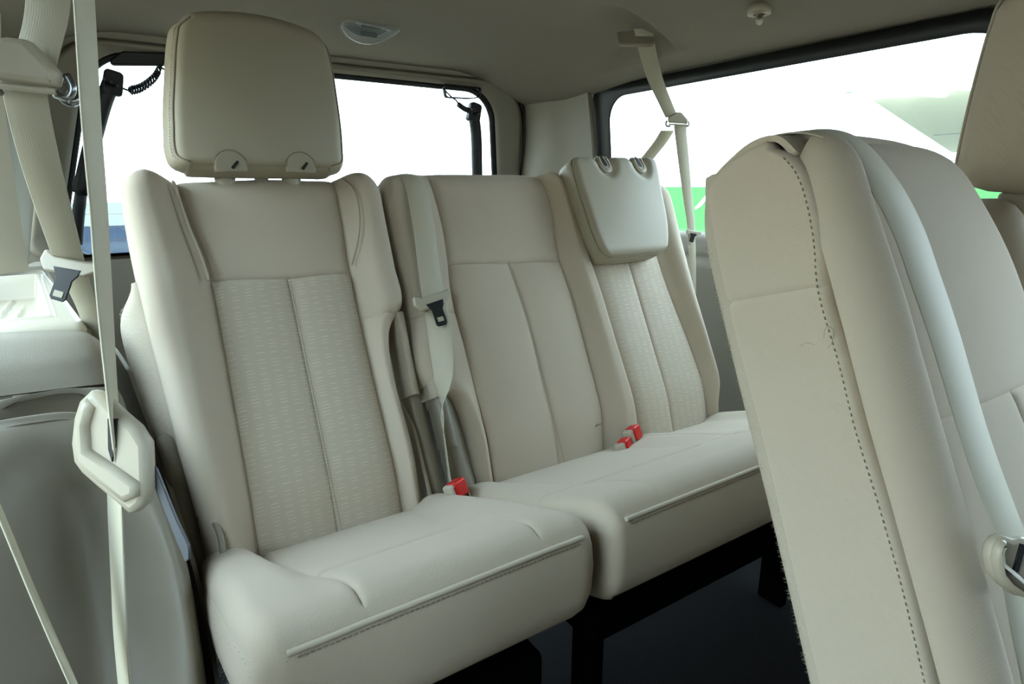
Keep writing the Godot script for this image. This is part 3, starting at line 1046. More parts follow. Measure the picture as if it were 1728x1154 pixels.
	var HC := func(x: float, v: float):
		var a := pw(c1, v)
		var b := pw(c2, v)
		var h := 0.008 * puff(v, -0.48, -0.268) if v < -0.268 else -0.006 * puff(v, -0.268, 0.12)
		if x < a:
			h = lerpf(h, 0.004, sst(0.0, 0.4, (a - x) / 0.09)) + 0.018 * sst(0.0, 0.5, (a - x) / (a - pw(c0, v))) * sst(-0.44, -0.2, v)
		elif x > b:
			h = lerpf(h, 0.004, sst(0.0, 0.5, (x - b) / 0.09)) + 0.006 * sst(0.0, 0.6, (x - b) / (pw(c3, v) - b)) * sst(-0.44, -0.2, v)
		h -= 0.020 * sst(-0.02, 0.08, v)
		return h
	var gc := pad(C, [c0, c1, c2, c3], [-0.44, -0.268, 0.06], [30, 44, 26], [36, 40], HC, [0.027, 0.034, 0.042, 0.0], 0.036,
		[[0, 1, -0.43, 0.1, 0.0075, 0.004], [0, 2, -0.43, -0.32, 0.005, 0.0035], [0, 2, -0.33, 0.1, 0.0006, 0.008], [1, 1, 0.160, 0.355, 0.008, 0.004]])
	var cu := put("cushion", skirt(gc, Vector3(0, -1, 0), [[0, 0], [0.01, -0.003], [0.04, -0.006], [0.08, -0.004], [0.105, 0.004], [0.125, 0.020], [0.134, 0.050]]), M.cloth, seat)
	put("side_panel", pad_part(gc, 0, 1, 0, 2), M.cloth, cu)
	put("front_roll", pad_part(gc, 1, 2, 0, 1), M.cloth, cu)
	put("seat_panel", pad_part(gc, 1, 2, 1, 2), M.cloth, cu)
	put("side_panel", pad_part(gc, 2, 3, 0, 2), M.cloth, cu)
	cushion_piping(C, c0, c3, -0.4375, cu, gc)
	# pile along the left rim
	spots = []
	for k in 1800:
		var f := rng.randf()
		var v := lerpf(-0.42, -0.02, f)
		var p: Vector3 = C * Vector3(pw(c0, v) - 0.001, v, -0.045 + 0.01)
		spots.append([p + Vector3(rng.randf_range(-0.003, 0.006), rng.randf_range(-0.10, 0.012), 0), Vector3(-0.8, 0.2, 0.1)])
	var fb2 := put("pile", fibres(spots, 0.0026, 0.0003), M.fibre, cu)
	fb2.set_meta("kind", "stuff")
	put("leg", box(W(0.12, -0.929, -0.86), W(0.15, -0.70, -0.80), 0.004), M.frame, seat)
	put("leg", box(W(0.38, -0.929, -0.86), W(0.41, -0.70, -0.80), 0.004), M.frame, seat)
	put("base_frame", box(W(0.09, -0.72, -0.94), W(0.45, -0.66, -0.60), 0.01), M.frame, seat)

	# headrest
	var a := deg_to_rad(8.0)
	var F := Transform3D(Basis(Vector3(1, 0, 0), Vector3(0, cos(a), -sin(a)), Vector3(0, sin(a), cos(a))), W(0, 0.030, -1.20))
	var h0 := [[0.0, 0.128], [0.012, 0.119], [0.08, 0.118], [0.16, 0.129], [0.235, 0.143], [0.252, 0.149], [0.262, 0.160]]
	var h1 := [[0.0, 0.382], [0.015, 0.397], [0.05, 0.402], [0.16, 0.402], [0.225, 0.400], [0.250, 0.396], [0.262, 0.390]]
	var HH := func(x: float, v: float):
		return 0.020 * (1.0 - pow((x - 0.258) / 0.14, 2)) - 0.012 * pow((v - 0.10) / 0.14, 2)
	var gh := pad(F, [h0, h1], [[[0.12, 0.010], [0.2, 0.006], [0.40, 0.006]], [[0.13, 0.250], [0.16, 0.256], [0.20, 0.264], [0.27, 0.269], [0.34, 0.264], [0.385, 0.254], [0.40, 0.250]]], [44], [44], HH, [0.014, 0.016, 0.013, 0.022], 0.014)
	var hr := put("headrest", skirt(gh, -F.basis.z, [[0, 0], [0.003, -0.003], [0.012, -0.008], [0.04, -0.014], [0.075, -0.010], [0.095, 0.004], [0.108, 0.030], [0.112, 0.06]]), M.vinyl, seat)
	put("face_panel", pad_part(gh, 0, 1, 0, 1), M.vinyl, hr)
	var le := PackedVector3Array()
	var re := PackedVector3Array()
	for r in range(3, gh.P.size() - 3):
		le.append(gh.P[r][1] + F.basis * Vector3(-0.001, 0, 0.001))
		re.append(gh.P[r][gh.P[r].size() - 2] + F.basis * Vector3(0.001, 0, 0.001))
	put("piping", tube(le, 0.0016, 6), M.thread, hr)
	put("piping", tube(re, 0.0016, 6), M.thread, hr)
	var s2 := PackedVector3Array()
	for p in le:
		s2.append(p + F.basis * Vector3(-0.0055, 0, -0.008))
	var sh := put("stitching", stitches(s2, 0.0052, 0.0032, 0.0007), M.pipe, hr)
	sh.set_meta("kind", "stuff")
	for cx in [0.194, 0.313]:
		var poly := PackedVector2Array()
		for k in 19:
			var w := PI * k / 18.0
			poly.append(Vector2(cos(w) * 0.026, sin(w) * 0.026))
		poly.append(Vector2(-0.026, -0.010))
		poly.append(Vector2(0.026, -0.010))
		var arc := []
		for k in 13:
			var w2 := PI * (k / 12.0)
			arc.append(F * Vector3(cx + cos(w2) * 0.0272, 0.003 + sin(w2) * 0.0272, 0.0150))
		put("cover_seam", tube(curve3(arc, 24), 0.0009, 6), M.thread, hr)
		var pc := put("post_cover", plate(poly, 0.012, 0.0025, frame_at(F * Vector3(cx, 0.004, 0.010), Vector3(1, 0, 0), F.basis.y)), M.vinyl, hr)
		put("slot", plate(rpoly([Vector2(-0.007, -0.004), Vector2(-0.002, -0.007), Vector2(0.008, 0.006), Vector2(0.004, 0.008)], [0.0015, 0.0015, 0.0015, 0.0015], 0.0, 3), 0.003, 0.0004, frame_at(F * Vector3(cx + 0.006, 0.004, 0.0165), Vector3(1, 0, 0), F.basis.y)), M.black, pc)
		put("post", tube(PackedVector3Array([F * Vector3(cx, 0.02, -0.072), F * Vector3(cx, -0.03, -0.072), F * Vector3(cx, -0.09, -0.070)]), 0.0065, 10), M.steel, hr)
		put("post_guide", tube(PackedVector3Array([F * Vector3(cx, -0.004, -0.066), F * Vector3(cx, -0.012, -0.066), F * Vector3(cx, -0.04, -0.062)]), 0.018, 14), M.smooth, bk)
	put("release_tab", box(F * Vector3(0.245, -0.016, -0.070), F * Vector3(0.268, -0.004, -0.050), 0.003), M.trim, bk)

func cushion_piping(C: Transform3D, c0, c3, vf: float, parent: Node, g: Dictionary) -> void:
	# welt round the front edge with its row of stitches below
	var P: Array = g.P
	var line := PackedVector3Array()
	var low := PackedVector3Array()
	var n: int = P[0].size()
	for k in range(5, n - 4):
		var p: Vector3 = P[1][k] * 0.3 + P[2][k] * 0.7
		line.append(p + Vector3(0, 0.001, 0.002))
		low.append(P[0][k] * 0.7 + P[1][k] * 0.3 + Vector3(0, 0, 0.0016))
	put("piping", tube(line, 0.0033, 8), M.pipe, parent)
	var s := put("stitching", stitches(low, 0.0062, 0.0042, 0.0008), M.thread, parent)
	s.set_meta("kind", "stuff")

func build_bench() -> void:
	var seat := base("third_row_bench", W(0.90, -0.93, -0.80), "double beige third-row seat with one headrest folded forward", "car seat", "third row seats")
	var B := back_frame()
	var x0 := [[-0.08, 0.548], [0.16, 0.538], [0.185, 0.520], [0.20, 0.492], [0.36, 0.484], [0.5, 0.483], [0.684, 0.485]]
	var x1 := [[-0.08, 0.588], [0.26, 0.591], [0.39, 0.590], [0.468, 0.600], [0.563, 0.608], [0.684, 0.604]]
	var x2 := [[-0.08, 0.750], [0.18, 0.755], [0.32, 0.757], [0.45, 0.747], [0.684, 0.747]]
	var x3 := [[-0.08, 0.880], [0.024, 0.886], [0.084, 0.894], [0.226, 0.898], [0.36, 0.898], [0.448, 0.893], [0.6, 0.913], [0.684, 0.907]]
	var x4 := [[-0.08, 0.985], [0.1, 0.990], [0.21, 0.986], [0.364, 0.982], [0.473, 0.975], [0.58, 0.965], [0.684, 0.957]]
	var x6 := [[-0.08, 1.238], [0.077, 1.245], [0.19, 1.240], [0.34, 1.223], [0.45, 1.218], [0.684, 1.210]]
	var x7 := [[-0.08, 1.266], [0.02, 1.268], [0.08, 1.288], [0.18, 1.294], [0.31, 1.296], [0.476, 1.306], [0.60, 1.316], [0.66, 1.318]]
	var top := [[0.49, 0.668], [0.57, 0.682], [0.75, 0.684], [0.9, 0.684], [0.94, 0.678], [0.985, 0.650], [1.1, 0.648], [1.25, 0.652], [1.32, 0.640]]
	var cross := [[0.6, 0.460], [0.75, 0.452], [0.9, 0.447], [1.3, 0.440]]
	var H := func(x: float, v: float):
		var h := 0.0
		var a := pw(x1, v)
		var b := pw(x3, v)
		var c := pw(x4, v)
		var d := pw(x6, v)
		if x < a:
			h = 0.016 * sst(0.0, 0.5, (a - x) / (a - pw(x0, v)))
		elif x < b:
			if v < pw(cross, x):
				h = 0.007 * (puff(x, a, pw(x2, v)) if x < pw(x2, v) else puff(x, pw(x2, v), b)) + 0.002
			else:
				h = 0.010 * puff(x, a, b) * puff(v, 0.42, 0.74)
		elif x < c:
			h = 0.034 * sst(0.0, 0.5, (x - b) / (c - b)) * (1.0 - sst(0.72, 1.02, (x - b) / (c - b)))
		elif x < d:
			h = 0.005 * (puff(x, c, 1.11) if x < 1.11 else puff(x, 1.11, d)) - 0.004 * sst(1.03, 0.98, x)
		else:
			h = 0.036 * sst(0.0, 0.6, (x - d) / (pw(x7, v) - d))
		h -= 0.02 * sst(0.10, -0.05, v)
		return h
	var g := pad(B, [x0, x1, x2, x3, x4, 1.11, x6, x7], [-0.08, 0.354, cross, top], [26, 26, 26, 28, 24, 24, 22], [50, 14, 40], H, [0.030, 0.032, 0.0, 0.05], 0.042,
		[[0, 1, -0.1, 0.66, 0.006, 0.005], [0, 2, -0.1, 0.452, 0.0035, 0.004], [0, 3, -0.1, 0.68, 0.005, 0.005], [0, 4, -0.1, 0.7, 0.010, 0.008], [0, 5, -0.1, 0.5, 0.004, 0.004], [0, 6, -0.1, 0.7, 0.006, 0.005], [1, 2, 0.60, 0.893, 0.005, 0.004], [1, 1, 0.48, 0.588, 0.004, 0.004]])
	var bk := put("backrest", skirt(g, -B.basis.z, [[0, 0], [0.008, 0.0], [0.03, -0.001], [0.075, 0.0], [0.100, 0.010], [0.112, 0.04]]), M.fleece, seat)
	put("side_bolster", pad_part(g, 0, 1, 0, 3), M.cloth, bk)
	put("centre_panel", pad_part(g, 1, 2, 0, 2), M.cloth, bk)
	put("centre_panel", pad_part(g, 2, 3, 0, 2), M.cloth, bk)
	put("shoulder_panel", pad_part(g, 1, 3, 2, 3), M.cloth, bk)
	put("side_bolster", pad_part(g, 3, 4, 0, 3), M.cloth, bk)
	put("insert_panel", pad_part(g, 4, 5, 0, 3), M.insert, bk)
	put("insert_panel", pad_part(g, 5, 6, 0, 3), M.insert, bk)
	put("side_bolster", pad_part(g, 6, 7, 0, 3), M.cloth, bk)
	var sl := []
	for k in 40:
		var v := -0.02 + 0.46 * k / 39.0
		sl.append(B * Vector3(pw(x2, v) + 0.002, v, 0.0035))
	var stc := put("stitching", stitches(curve3(sl, 80), 0.0052, 0.0034, 0.0006), M.thread, bk)
	stc.set_meta("kind", "stuff")
	put("scuff_mark", tube(curve3([B * Vector3(0.861, 0.050, 0.004), B * Vector3(0.868, 0.053, 0.0045), B * Vector3(0.874, 0.052, 0.004), B * Vector3(0.881, 0.053, 0.001)], 10), 0.0012, 6), M.thread, bk)
	# fleece cuffs hanging below the left bolster and the plastic covers under them
	var cf := sheet([[B * Vector3(0.482, 0.185, -0.04), B * Vector3(0.490, 0.185, 0.006), B * Vector3(0.520, 0.190, 0.014), B * Vector3(0.545, 0.195, 0.006)], [B * Vector3(0.482, 0.200, -0.04), B * Vector3(0.489, 0.200, 0.010), B * Vector3(0.520, 0.205, 0.018), B * Vector3(0.548, 0.210, 0.010)], [B * Vector3(0.482, 0.225, -0.04), B * Vector3(0.488, 0.225, 0.006), B * Vector3(0.520, 0.228, 0.012), B * Vector3(0.55, 0.230, 0.006)]], 16, 10, 0.006, false)
	put("fleece_cuff", cf, M.fleece, bk)
	var pl := sheet([[B * Vector3(0.492, -0.06, -0.03), B * Vector3(0.500, -0.06, 0.0), B * Vector3(0.530, -0.06, 0.004), B * Vector3(0.552, -0.06, -0.02)], [B * Vector3(0.492, 0.06, -0.03), B * Vector3(0.498, 0.06, -0.002), B * Vector3(0.524, 0.06, 0.002), B * Vector3(0.548, 0.06, -0.02)], [B * Vector3(0.492, 0.19, -0.03), B * Vector3(0.498, 0.19, -0.004), B * Vector3(0.522, 0.19, 0.0), B * Vector3(0.545, 0.19, -0.02)]], 16, 20, 0.004, false)
	put("hinge_cover", pl, M.trim, bk)
	var pl2 := sheet([[B * Vector3(0.490, 0.085, -0.03), B * Vector3(0.494, 0.085, 0.006), B * Vector3(0.515, 0.085, 0.010), B * Vector3(0.528, 0.085, -0.01)], [B * Vector3(0.490, 0.135, -0.03), B * Vector3(0.494, 0.135, 0.006), B * Vector3(0.515, 0.135, 0.010), B * Vector3(0.528, 0.135, -0.01)], [B * Vector3(0.490, 0.185, -0.03), B * Vector3(0.494, 0.185, 0.004), B * Vector3(0.515, 0.185, 0.008), B * Vector3(0.528, 0.185, -0.01)]], 14, 12, 0.004, false)
	put("hinge_sleeve", pl2, M.trim, bk)
	var pf := sheet([[B * Vector3(0.440, -0.08, -0.055), B * Vector3(0.462, -0.08, -0.028), B * Vector3(0.480, -0.08, -0.032), B * Vector3(0.498, -0.08, -0.05)], [B * Vector3(0.444, 0.08, -0.055), B * Vector3(0.460, 0.08, -0.030), B * Vector3(0.478, 0.08, -0.034), B * Vector3(0.496, 0.08, -0.05)], [B * Vector3(0.446, 0.26, -0.055), B * Vector3(0.460, 0.26, -0.034), B * Vector3(0.478, 0.26, -0.036), B * Vector3(0.494, 0.26, -0.05)]], 14, 16, 0.004, false)
	put("hinge_plate", pf, M.smooth, bk)
	# belt outlet on top of the backrest
	put("belt_outlet", plate(rpoly([Vector2(-0.06, -0.014), Vector2(0.085, -0.014), Vector2(0.075, 0.009), Vector2(-0.055, 0.009)], [0.008, 0.010, 0.010, 0.008], 0.0, 6), 0.036, 0.008, frame_at(B * Vector3(0.580, 0.664, -0.030), Vector3(1, 0, 0), B.basis.y)), M.trim, bk)

	# cushion
	var C := cushion_frame()
	var c0 := [[-0.44, 0.505], [-0.34, 0.503], [-0.2, 0.500], [0.06, 0.500]]
	var c1 := [[-0.44, 0.612], [-0.37, 0.608], [-0.25, 0.600], [0.0, 0.590], [0.06, 0.59]]
	var c2 := [[-0.44, 0.880], [-0.25, 0.876], [0.06, 0.886]]
	var c3 := 0.975
	var c4 := 1.230
	var c5 := [[-0.44, 1.288], [0.06, 1.29]]
	var HC := func(x: float, v: float):
		var h := 0.0
		if v < -0.268:
			h = 0.008 * puff(v, -0.48, -0.268)
		else:
			h = -0.005 * puff(v, -0.268, 0.12)
			if x < pw(c1, v):
				h += 0.010 * sst(0.0, 0.5, (pw(c1, v) - x) / 0.09) * sst(-0.30, -0.12, v)
			elif x > pw(c2, v) and x < 1.03:
				h += 0.010 * puff(x, pw(c2, v), 1.05) * sst(-0.30, -0.12, v)
			elif x > 1.2:
				h += 0.014 * sst(1.2, 1.26, x) * sst(-0.30, -0.12, v)
		if x > 0.97:
			h -= 0.010 * sst(0.99, 1.10, x) * sst(-0.44, -0.3, v) * 0.6
		h -= 0.020 * sst(-0.02, 0.08, v)
		return h
	var gc := pad(C, [c0, c1, c2, c3, c4, c5], [-0.44, -0.268, 0.06], [26, 40, 20, 34, 18], [36, 40], HC, [0.022, 0.04, 0.040, 0.0], 0.036,
		[[0, 1, -0.43, -0.28, 0.005, 0.0035], [0, 1, -0.28, 0.1, 0.0012, 0.006], [0, 3, -0.44, 0.1, 0.003, 0.006], [1, 1, 0.60, 0.880, 0.008, 0.004], [1, 1, 0.98, 1.23, 0.008, 0.004]])
	var cu := put("cushion", skirt(gc, Vector3(0, -1, 0), [[0, 0], [0.01, -0.003], [0.04, -0.006], [0.08, -0.004], [0.105, 0.004], [0.125, 0.020], [0.134, 0.050]]), M.cloth, seat)
	put("side_panel", pad_part(gc, 0, 1, 0, 2), M.cloth, cu)
	put("front_roll", pad_part(gc, 1, 2, 0, 1), M.cloth, cu)
	put("seat_panel", pad_part(gc, 1, 2, 1, 2), M.cloth, cu)
	put("divider_panel", pad_part(gc, 2, 3, 0, 2), M.cloth, cu)
	put("front_roll", pad_part(gc, 3, 4, 0, 1), M.cloth, cu)
	put("seat_panel", pad_part(gc, 3, 4, 1, 2), M.cloth, cu)
	put("side_panel", pad_part(gc, 4, 5, 0, 2), M.cloth, cu)
	cushion_piping(C, c0, c5, -0.4375, cu, gc)
	put("leg", box(W(0.60, -0.929, -0.72), W(0.625, -0.70, -0.66), 0.004), M.frame, seat)
	put("leg", box(W(1.16, -0.929, -0.72), W(1.185, -0.70, -0.66), 0.004), M.frame, seat)
	put("base_frame", box(W(0.56, -0.72, -0.94), W(1.24, -0.66, -0.62), 0.01), M.frame, seat)

	# folded headrest
	var F := B
	F.origin = B * Vector3(0, 0, 0.078)
	var h0 := [[0.42, 0.990], [0.432, 0.972], [0.455, 0.961], [0.55, 0.952], [0.65, 0.951], [0.678, 0.956], [0.69, 0.970]]
	var h1 := [[0.42, 1.150], [0.432, 1.178], [0.455, 1.194], [0.60, 1.228], [0.66, 1.238], [0.682, 1.236], [0.69, 1.222]]
	var gh := pad(F, [h0, h1], [[[0.95, 0.424], [1.2, 0.424]], [[0.95, 0.684], [1.24, 0.690]]], [48], [48],
		func(x: float, v: float):
			var h := 0.008 * puff(x, 0.95, 1.23) * puff(v, 0.42, 0.69)
			for cx in [1.053, 1.172]:
				var dd := Vector2((x - cx) / 0.040, (v - 0.675) / 0.062).length()
				h -= 0.010 * (1.0 - sst(0.55, 1.0, dd))
			return h,
		[0.014, 0.016, 0.020, 0.024], 0.016)
	var hr := put("headrest", skirt(gh, -F.basis.z, [[0, 0], [0.003, -0.0015], [0.012, -0.004], [0.045, -0.002], [0.068, 0.010], [0.078, 0.03]]), M.vinyl, seat)
	put("face_panel", pad_part(gh, 0, 1, 0, 1), M.vinyl, hr)
	var le := PackedVector3Array()
	for r in gh.P.size():
		le.append(gh.P[r][1] + F.basis * Vector3(-0.001, 0, 0.0005))
	put("piping", tube(le, 0.0012, 6), M.thread, hr)
	var bo := PackedVector3Array()
	for c in gh.P[0].size():
		bo.append(gh.P[1][c] + F.basis * Vector3(0, -0.001, 0.0005))
	put("piping", tube(bo, 0.0012, 6), M.thread, hr)
	for cx in [1.053, 1.172]:
		var pc := put("post_cover", plate(rpoly([Vector2(-0.019, -0.034), Vector2(0.019, -0.034), Vector2(0.019, 0.016), Vector2(-0.019, 0.016)], [0.0185, 0.0185, 0.003, 0.003], 0.0, 8), 0.010, 0.002, frame_at(F * Vector3(cx, 0.672, -0.012), Vector3(1, 0, 0), F.basis.y + F.basis.z * -0.25)), M.smooth, hr)
		put("rim", tube(curve3([F * Vector3(cx - 0.0125, 0.684, -0.008), F * Vector3(cx - 0.0125, 0.660, -0.004), F * Vector3(cx, 0.646, 0.0), F * Vector3(cx + 0.0125, 0.660, -0.004), F * Vector3(cx + 0.0125, 0.684, -0.008)], 20), 0.0018, 6), M.smooth, pc)
		put("slot", plate(rpoly([Vector2(-0.0065, -0.012), Vector2(0.0065, -0.012), Vector2(0.003, 0.022), Vector2(-0.005, 0.022)], [0.006, 0.006, 0.002, 0.002], 0.0, 5), 0.003, 0.0005, frame_at(F * Vector3(cx, 0.668, -0.0065), Vector3(1, 0, 0), F.basis.y + F.basis.z * -0.25)), M.black, pc)

# ---------------------------------------------------------------- second row
func second_frame() -> Transform3D:
	var a := deg_to_rad(22.0)
	return Transform3D(Basis(Vector3(1, 0, 0), Vector3(0, cos(a), -sin(a)), Vector3(0, sin(a), cos(a))), W(0, -0.40, -0.147))

func build_second_row() -> void:
	var seat := base("second_row_chair", W(0.69, -0.93, -0.15), "upright beige centre seat of the second row with stitched side and belt", "car seat")
	var F := second_frame()
	var x0 := [[-0.34, 0.530], [0.0, 0.527], [0.15, 0.522], [0.22, 0.518], [0.34, 0.518], [0.39, 0.522], [0.44, 0.524], [0.490, 0.526]]
	var x1 := [[-0.34, 0.606], [0.20, 0.598], [0.30, 0.592], [0.40, 0.590], [0.49, 0.600]]
	var x2 := [[-0.34, 0.772], [0.15, 0.778], [0.205, 0.765], [0.49, 0.765]]
	var x3 := [[-0.34, 0.912], [0.35, 0.905], [0.406, 0.889], [0.446, 0.866], [0.475, 0.846], [0.490, 0.82]]
	var H := func(x: float, v: float):
		var a := pw(x1, v)
		var h := 0.0
		if x < a:
			h = 0.026 * sst(0.0, 0.55, (a - x) / (a - pw(x0, v)))
		else:
			h = 0.006 * puff(x, a, 0.9)
		h += -0.010 * sst(0.30, 0.48, v) + 0.004
		return h
	var g := pad(F, [x0, x1, x2, x3], [-0.34, 0.206, [[0.53, 0.484], [0.58, 0.490], [0.66, 0.492], [0.80, 0.490], [0.87, 0.478]]], [40, 34, 24], [50, 44], H, [0.034, 0.05, 0.0, 0.050], 0.038,
		[[0, 1, -0.4, 0.46, 0.008, 0.006], [1, 1, 0.60, 0.92, 0.004, 0.004], [0, 2, -0.4, 0.204, 0.004, 0.004]])
	var bk := put("backrest", skirt(g, -F.basis.z, [[0, 0.0], [0.004, 0.008], [0.012, 0.018], [0.06, 0.022], [0.085, 0.026], [0.095, 0.05]]), M.cloth, seat)
	put("side_bolster", pad_part(g, 0, 1, 0, 2), M.cloth, bk)
	put("lower_panel", pad_part(g, 1, 2, 0, 1), M.cloth, bk)
	put("lower_panel", pad_part(g, 2, 3, 0, 1), M.cloth, bk)
	put("upper_panel", pad_part(g, 1, 3, 1, 2), M.cloth, bk)
	# flat side cover, turned to the door
	var SF := Transform3D(Basis(F.basis.z, F.basis.y, Vector3(-1, 0, 0)), F * Vector3(0.524, 0, 0))
	var d0 := [[-0.34, -0.127], [0.0, -0.126], [0.20, -0.124], [0.36, -0.127], [0.46, -0.122], [0.49, -0.117]]
	var d1 := [[-0.34, -0.010], [0.0, -0.009], [0.08, -0.008], [0.15, -0.010], [0.22, -0.014], [0.28, -0.014], [0.347, -0.016], [0.388, -0.009], [0.431, -0.007], [0.456, -0.011], [0.475, -0.022], [0.484, -0.034]]
	var gs := pad(SF, [d0, d1], [-0.34, [[-0.13, 0.357], [-0.07, 0.352], [0.0, 0.346]], [[-0.13, 0.476], [-0.10, 0.488], [-0.06, 0.494], [-0.02, 0.490]]], [40], [60, 24],
		func(_x: float, _v: float): return 0.004, [0.016, 0.008, 0.0, 0.018], 0.010, [[1, 1, -0.2, 0.0, 0.0025, 0.003]])
	var sc := put("side_cover", merge([pad_part(gs, 0, 1, 0, 1), skirt(gs, Vector3(1, 0, 0), [[0, 0], [0.010, 0.0], [0.014, 0.004]], false)]), M.cloth, seat)
	put("upper_side_cover", pad_part(gs, 0, 1, 1, 2), M.cloth, sc)
	var sl := []
	for k in 60:
		var v := -0.33 + 0.80 * k / 59.0
		sl.append(SF * Vector3(pw(d1, v) - 0.0075, v, 0.0043))
	var st1 := put("stitching", stitches(curve3(sl, 160), 0.0058, 0.0026, 0.0007), M.thread, sc)
	st1.set_meta("kind", "stuff")
	for mk in [[[-0.053, 0.299], [-0.046, 0.301], [-0.039, 0.298]], [[-0.029, 0.302], [-0.026, 0.310], [-0.021, 0.311], [-0.019, 0.306], [-0.023, 0.297], [-0.028, 0.293]]]:
		var ml := []
		for q in mk:
			ml.append(SF * Vector3(q[0], q[1], 0.0040))
		put("scuff_mark", tube(curve3(ml, 14), 0.00022, 5), M.thread, sc)
	# carpeted rear shell with its rough edge
	var rear := []
	for v in [-0.34, -0.1, 0.1, 0.3, 0.42, 0.468, 0.486]:
		var dd: float = pw(d0, v)
		var t: float = 0.010 * sst(0.43, 0.486, v)
		rear.append([F * Vector3(0.529, v, dd + 0.018), F * Vector3(0.5285, v, dd + 0.004 + t), F * Vector3(0.534, v, dd - 0.006 + t), F * Vector3(0.56, v, dd - 0.012 + t), F * Vector3(0.72, v, dd - 0.014 + t), F * Vector3(0.88, v, dd - 0.010 + t)])
	var rs := put("carpet_shell", sheet(rear, 40, 40, 0.006, false), M.fleece, seat)
	var cap := sheet([[F * Vector3(0.531, 0.484, -0.112), F * Vector3(0.62, 0.484, -0.122), F * Vector3(0.75, 0.484, -0.122), F * Vector3(0.87, 0.476, -0.120)], [F * Vector3(0.529, 0.491, -0.095), F * Vector3(0.62, 0.498, -0.100), F * Vector3(0.75, 0.497, -0.100), F * Vector3(0.88, 0.480, -0.100)], [F * Vector3(0.530, 0.500, -0.060), F * Vector3(0.62, 0.506, -0.058), F * Vector3(0.75, 0.503, -0.058), F * Vector3(0.88, 0.484, -0.058)], [F * Vector3(0.531, 0.494, -0.032), F * Vector3(0.62, 0.498, -0.030), F * Vector3(0.75, 0.496, -0.030), F * Vector3(0.87, 0.478, -0.030)], [F * Vector3(0.530, 0.470, -0.016), F * Vector3(0.62, 0.474, -0.024), F * Vector3(0.75, 0.474, -0.024), F * Vector3(0.86, 0.460, -0.024)]], 24, 20, 0.006, true)
	put("top_cover", cap, M.cloth, seat)
	var spots := []
	for k in 7000:
		var v := rng.randf_range(-0.33, 0.425)
		var q := pow(rng.randf(), 1.6)
		spots.append([F * Vector3(0.5265 + 0.06 * q, v, pw(d0, v) + pw([[0.0, -0.001], [0.1, -0.008], [0.5, -0.0150], [1.0, -0.0170]], q)), (F.basis * Vector3(-0.5 + 0.4 * q, 0.0, -1.0)).normalized()])
	var fb := put("pile", fibres(spots, 0.0075, 0.00045), M.fibre, rs)
	fb.set_meta("kind", "stuff")
	put("mount", box(W(0.60, -0.929, -0.12), W(0.86, -0.68, -0.02), 0.01), M.frame, seat)

	# outer second-row seat behind it
	var so := base("second_row_outer_chair", W(1.15, -0.93, -0.25), "beige outer seat of the second row with tall upright headrest", "car seat")
	var y0 := [[-0.34, 0.925], [0.36, 0.922], [0.41, 0.930], [0.44, 0.96]]
	var y1 := [[-0.34, 1.39], [0.36, 1.39], [0.41, 1.38], [0.44, 1.34]]
	var G := F
	G.origin = F * Vector3(0, 0, -0.03)
	var go := pad(G, [y0, [[-0.34, 0.99], [0.44, 1.00]], y1], [-0.34, 0.44], [20, 30], [40], func(x: float, v: float): return 0.03 * sst(1.0, 0.95, x) + 0.0 * v, [0.04, 0.05, 0.0, 0.05], 0.04, [[0, 1, -0.4, 0.5, 0.007, 0.006]])
	var ob := put("backrest", skirt(go, -G.basis.z, [[0, 0], [0.03, 0.0], [0.09, 0.01], [0.10, 0.04]]), M.cloth, so)
	put("side_bolster", pad_part(go, 0, 1, 0, 1), M.cloth, ob)
	put("centre_panel", pad_part(go, 1, 2, 0, 1), M.cloth, ob)
	var a := deg_to_rad(2.0)
	var HF := Transform3D(Basis(Vector3(1, 0, 0), Vector3(0, cos(a), sin(a)), Vector3(0, -sin(a), cos(a))), W(0, -0.005, -0.262))
	var gh := pad(HF, [[[0.0, 0.965], [0.02, 0.955], [0.20, 0.965], [0.235, 0.985], [0.245, 1.01]], [[0.0, 1.225], [0.02, 1.235], [0.20, 1.225], [0.245, 1.18]]], [0.0, 0.245], [30], [30], func(x: float, v: float): return 0.012 * puff(x, 0.96, 1.23) - 0.3 * pow(v - 0.12, 2), [0.015, 0.015, 0.02, 0.02], 0.014)
	var hr := put("headrest", skirt(gh, -HF.basis.z, [[0, 0], [0.006, -0.002], [0.03, -0.006], [0.07, -0.004], [0.10, 0.004], [0.112, 0.02], [0.115, 0.05]]), M.cloth, so)
	put("face_panel", pad_part(gh, 0, 1, 0, 1), M.cloth, hr)
	var le := PackedVector3Array()
	for r in gh.P.size():
		le.append(gh.P[r][0] + Vector3(-0.006, 0, -0.10))
	put("piping", tube(le, 0.002, 6), M.cloth, hr)
	for cx in [1.04, 1.15]:
		put("post", tube(PackedVector3Array([HF * Vector3(cx, 0.02, -0.05), HF * Vector3(cx, -0.03, -0.05), HF * Vector3(cx, -0.09, -0.06)]), 0.0065, 10), M.steel, hr)
	put("headrest_base", box(W(0.985, -0.035, -0.34), W(1.21, -0.006, -0.27), 0.008), M.cloth, hr)
	put("mount", box(W(0.98, -0.929, -0.16), W(1.34, -0.68, -0.04), 0.01), M.frame, so)

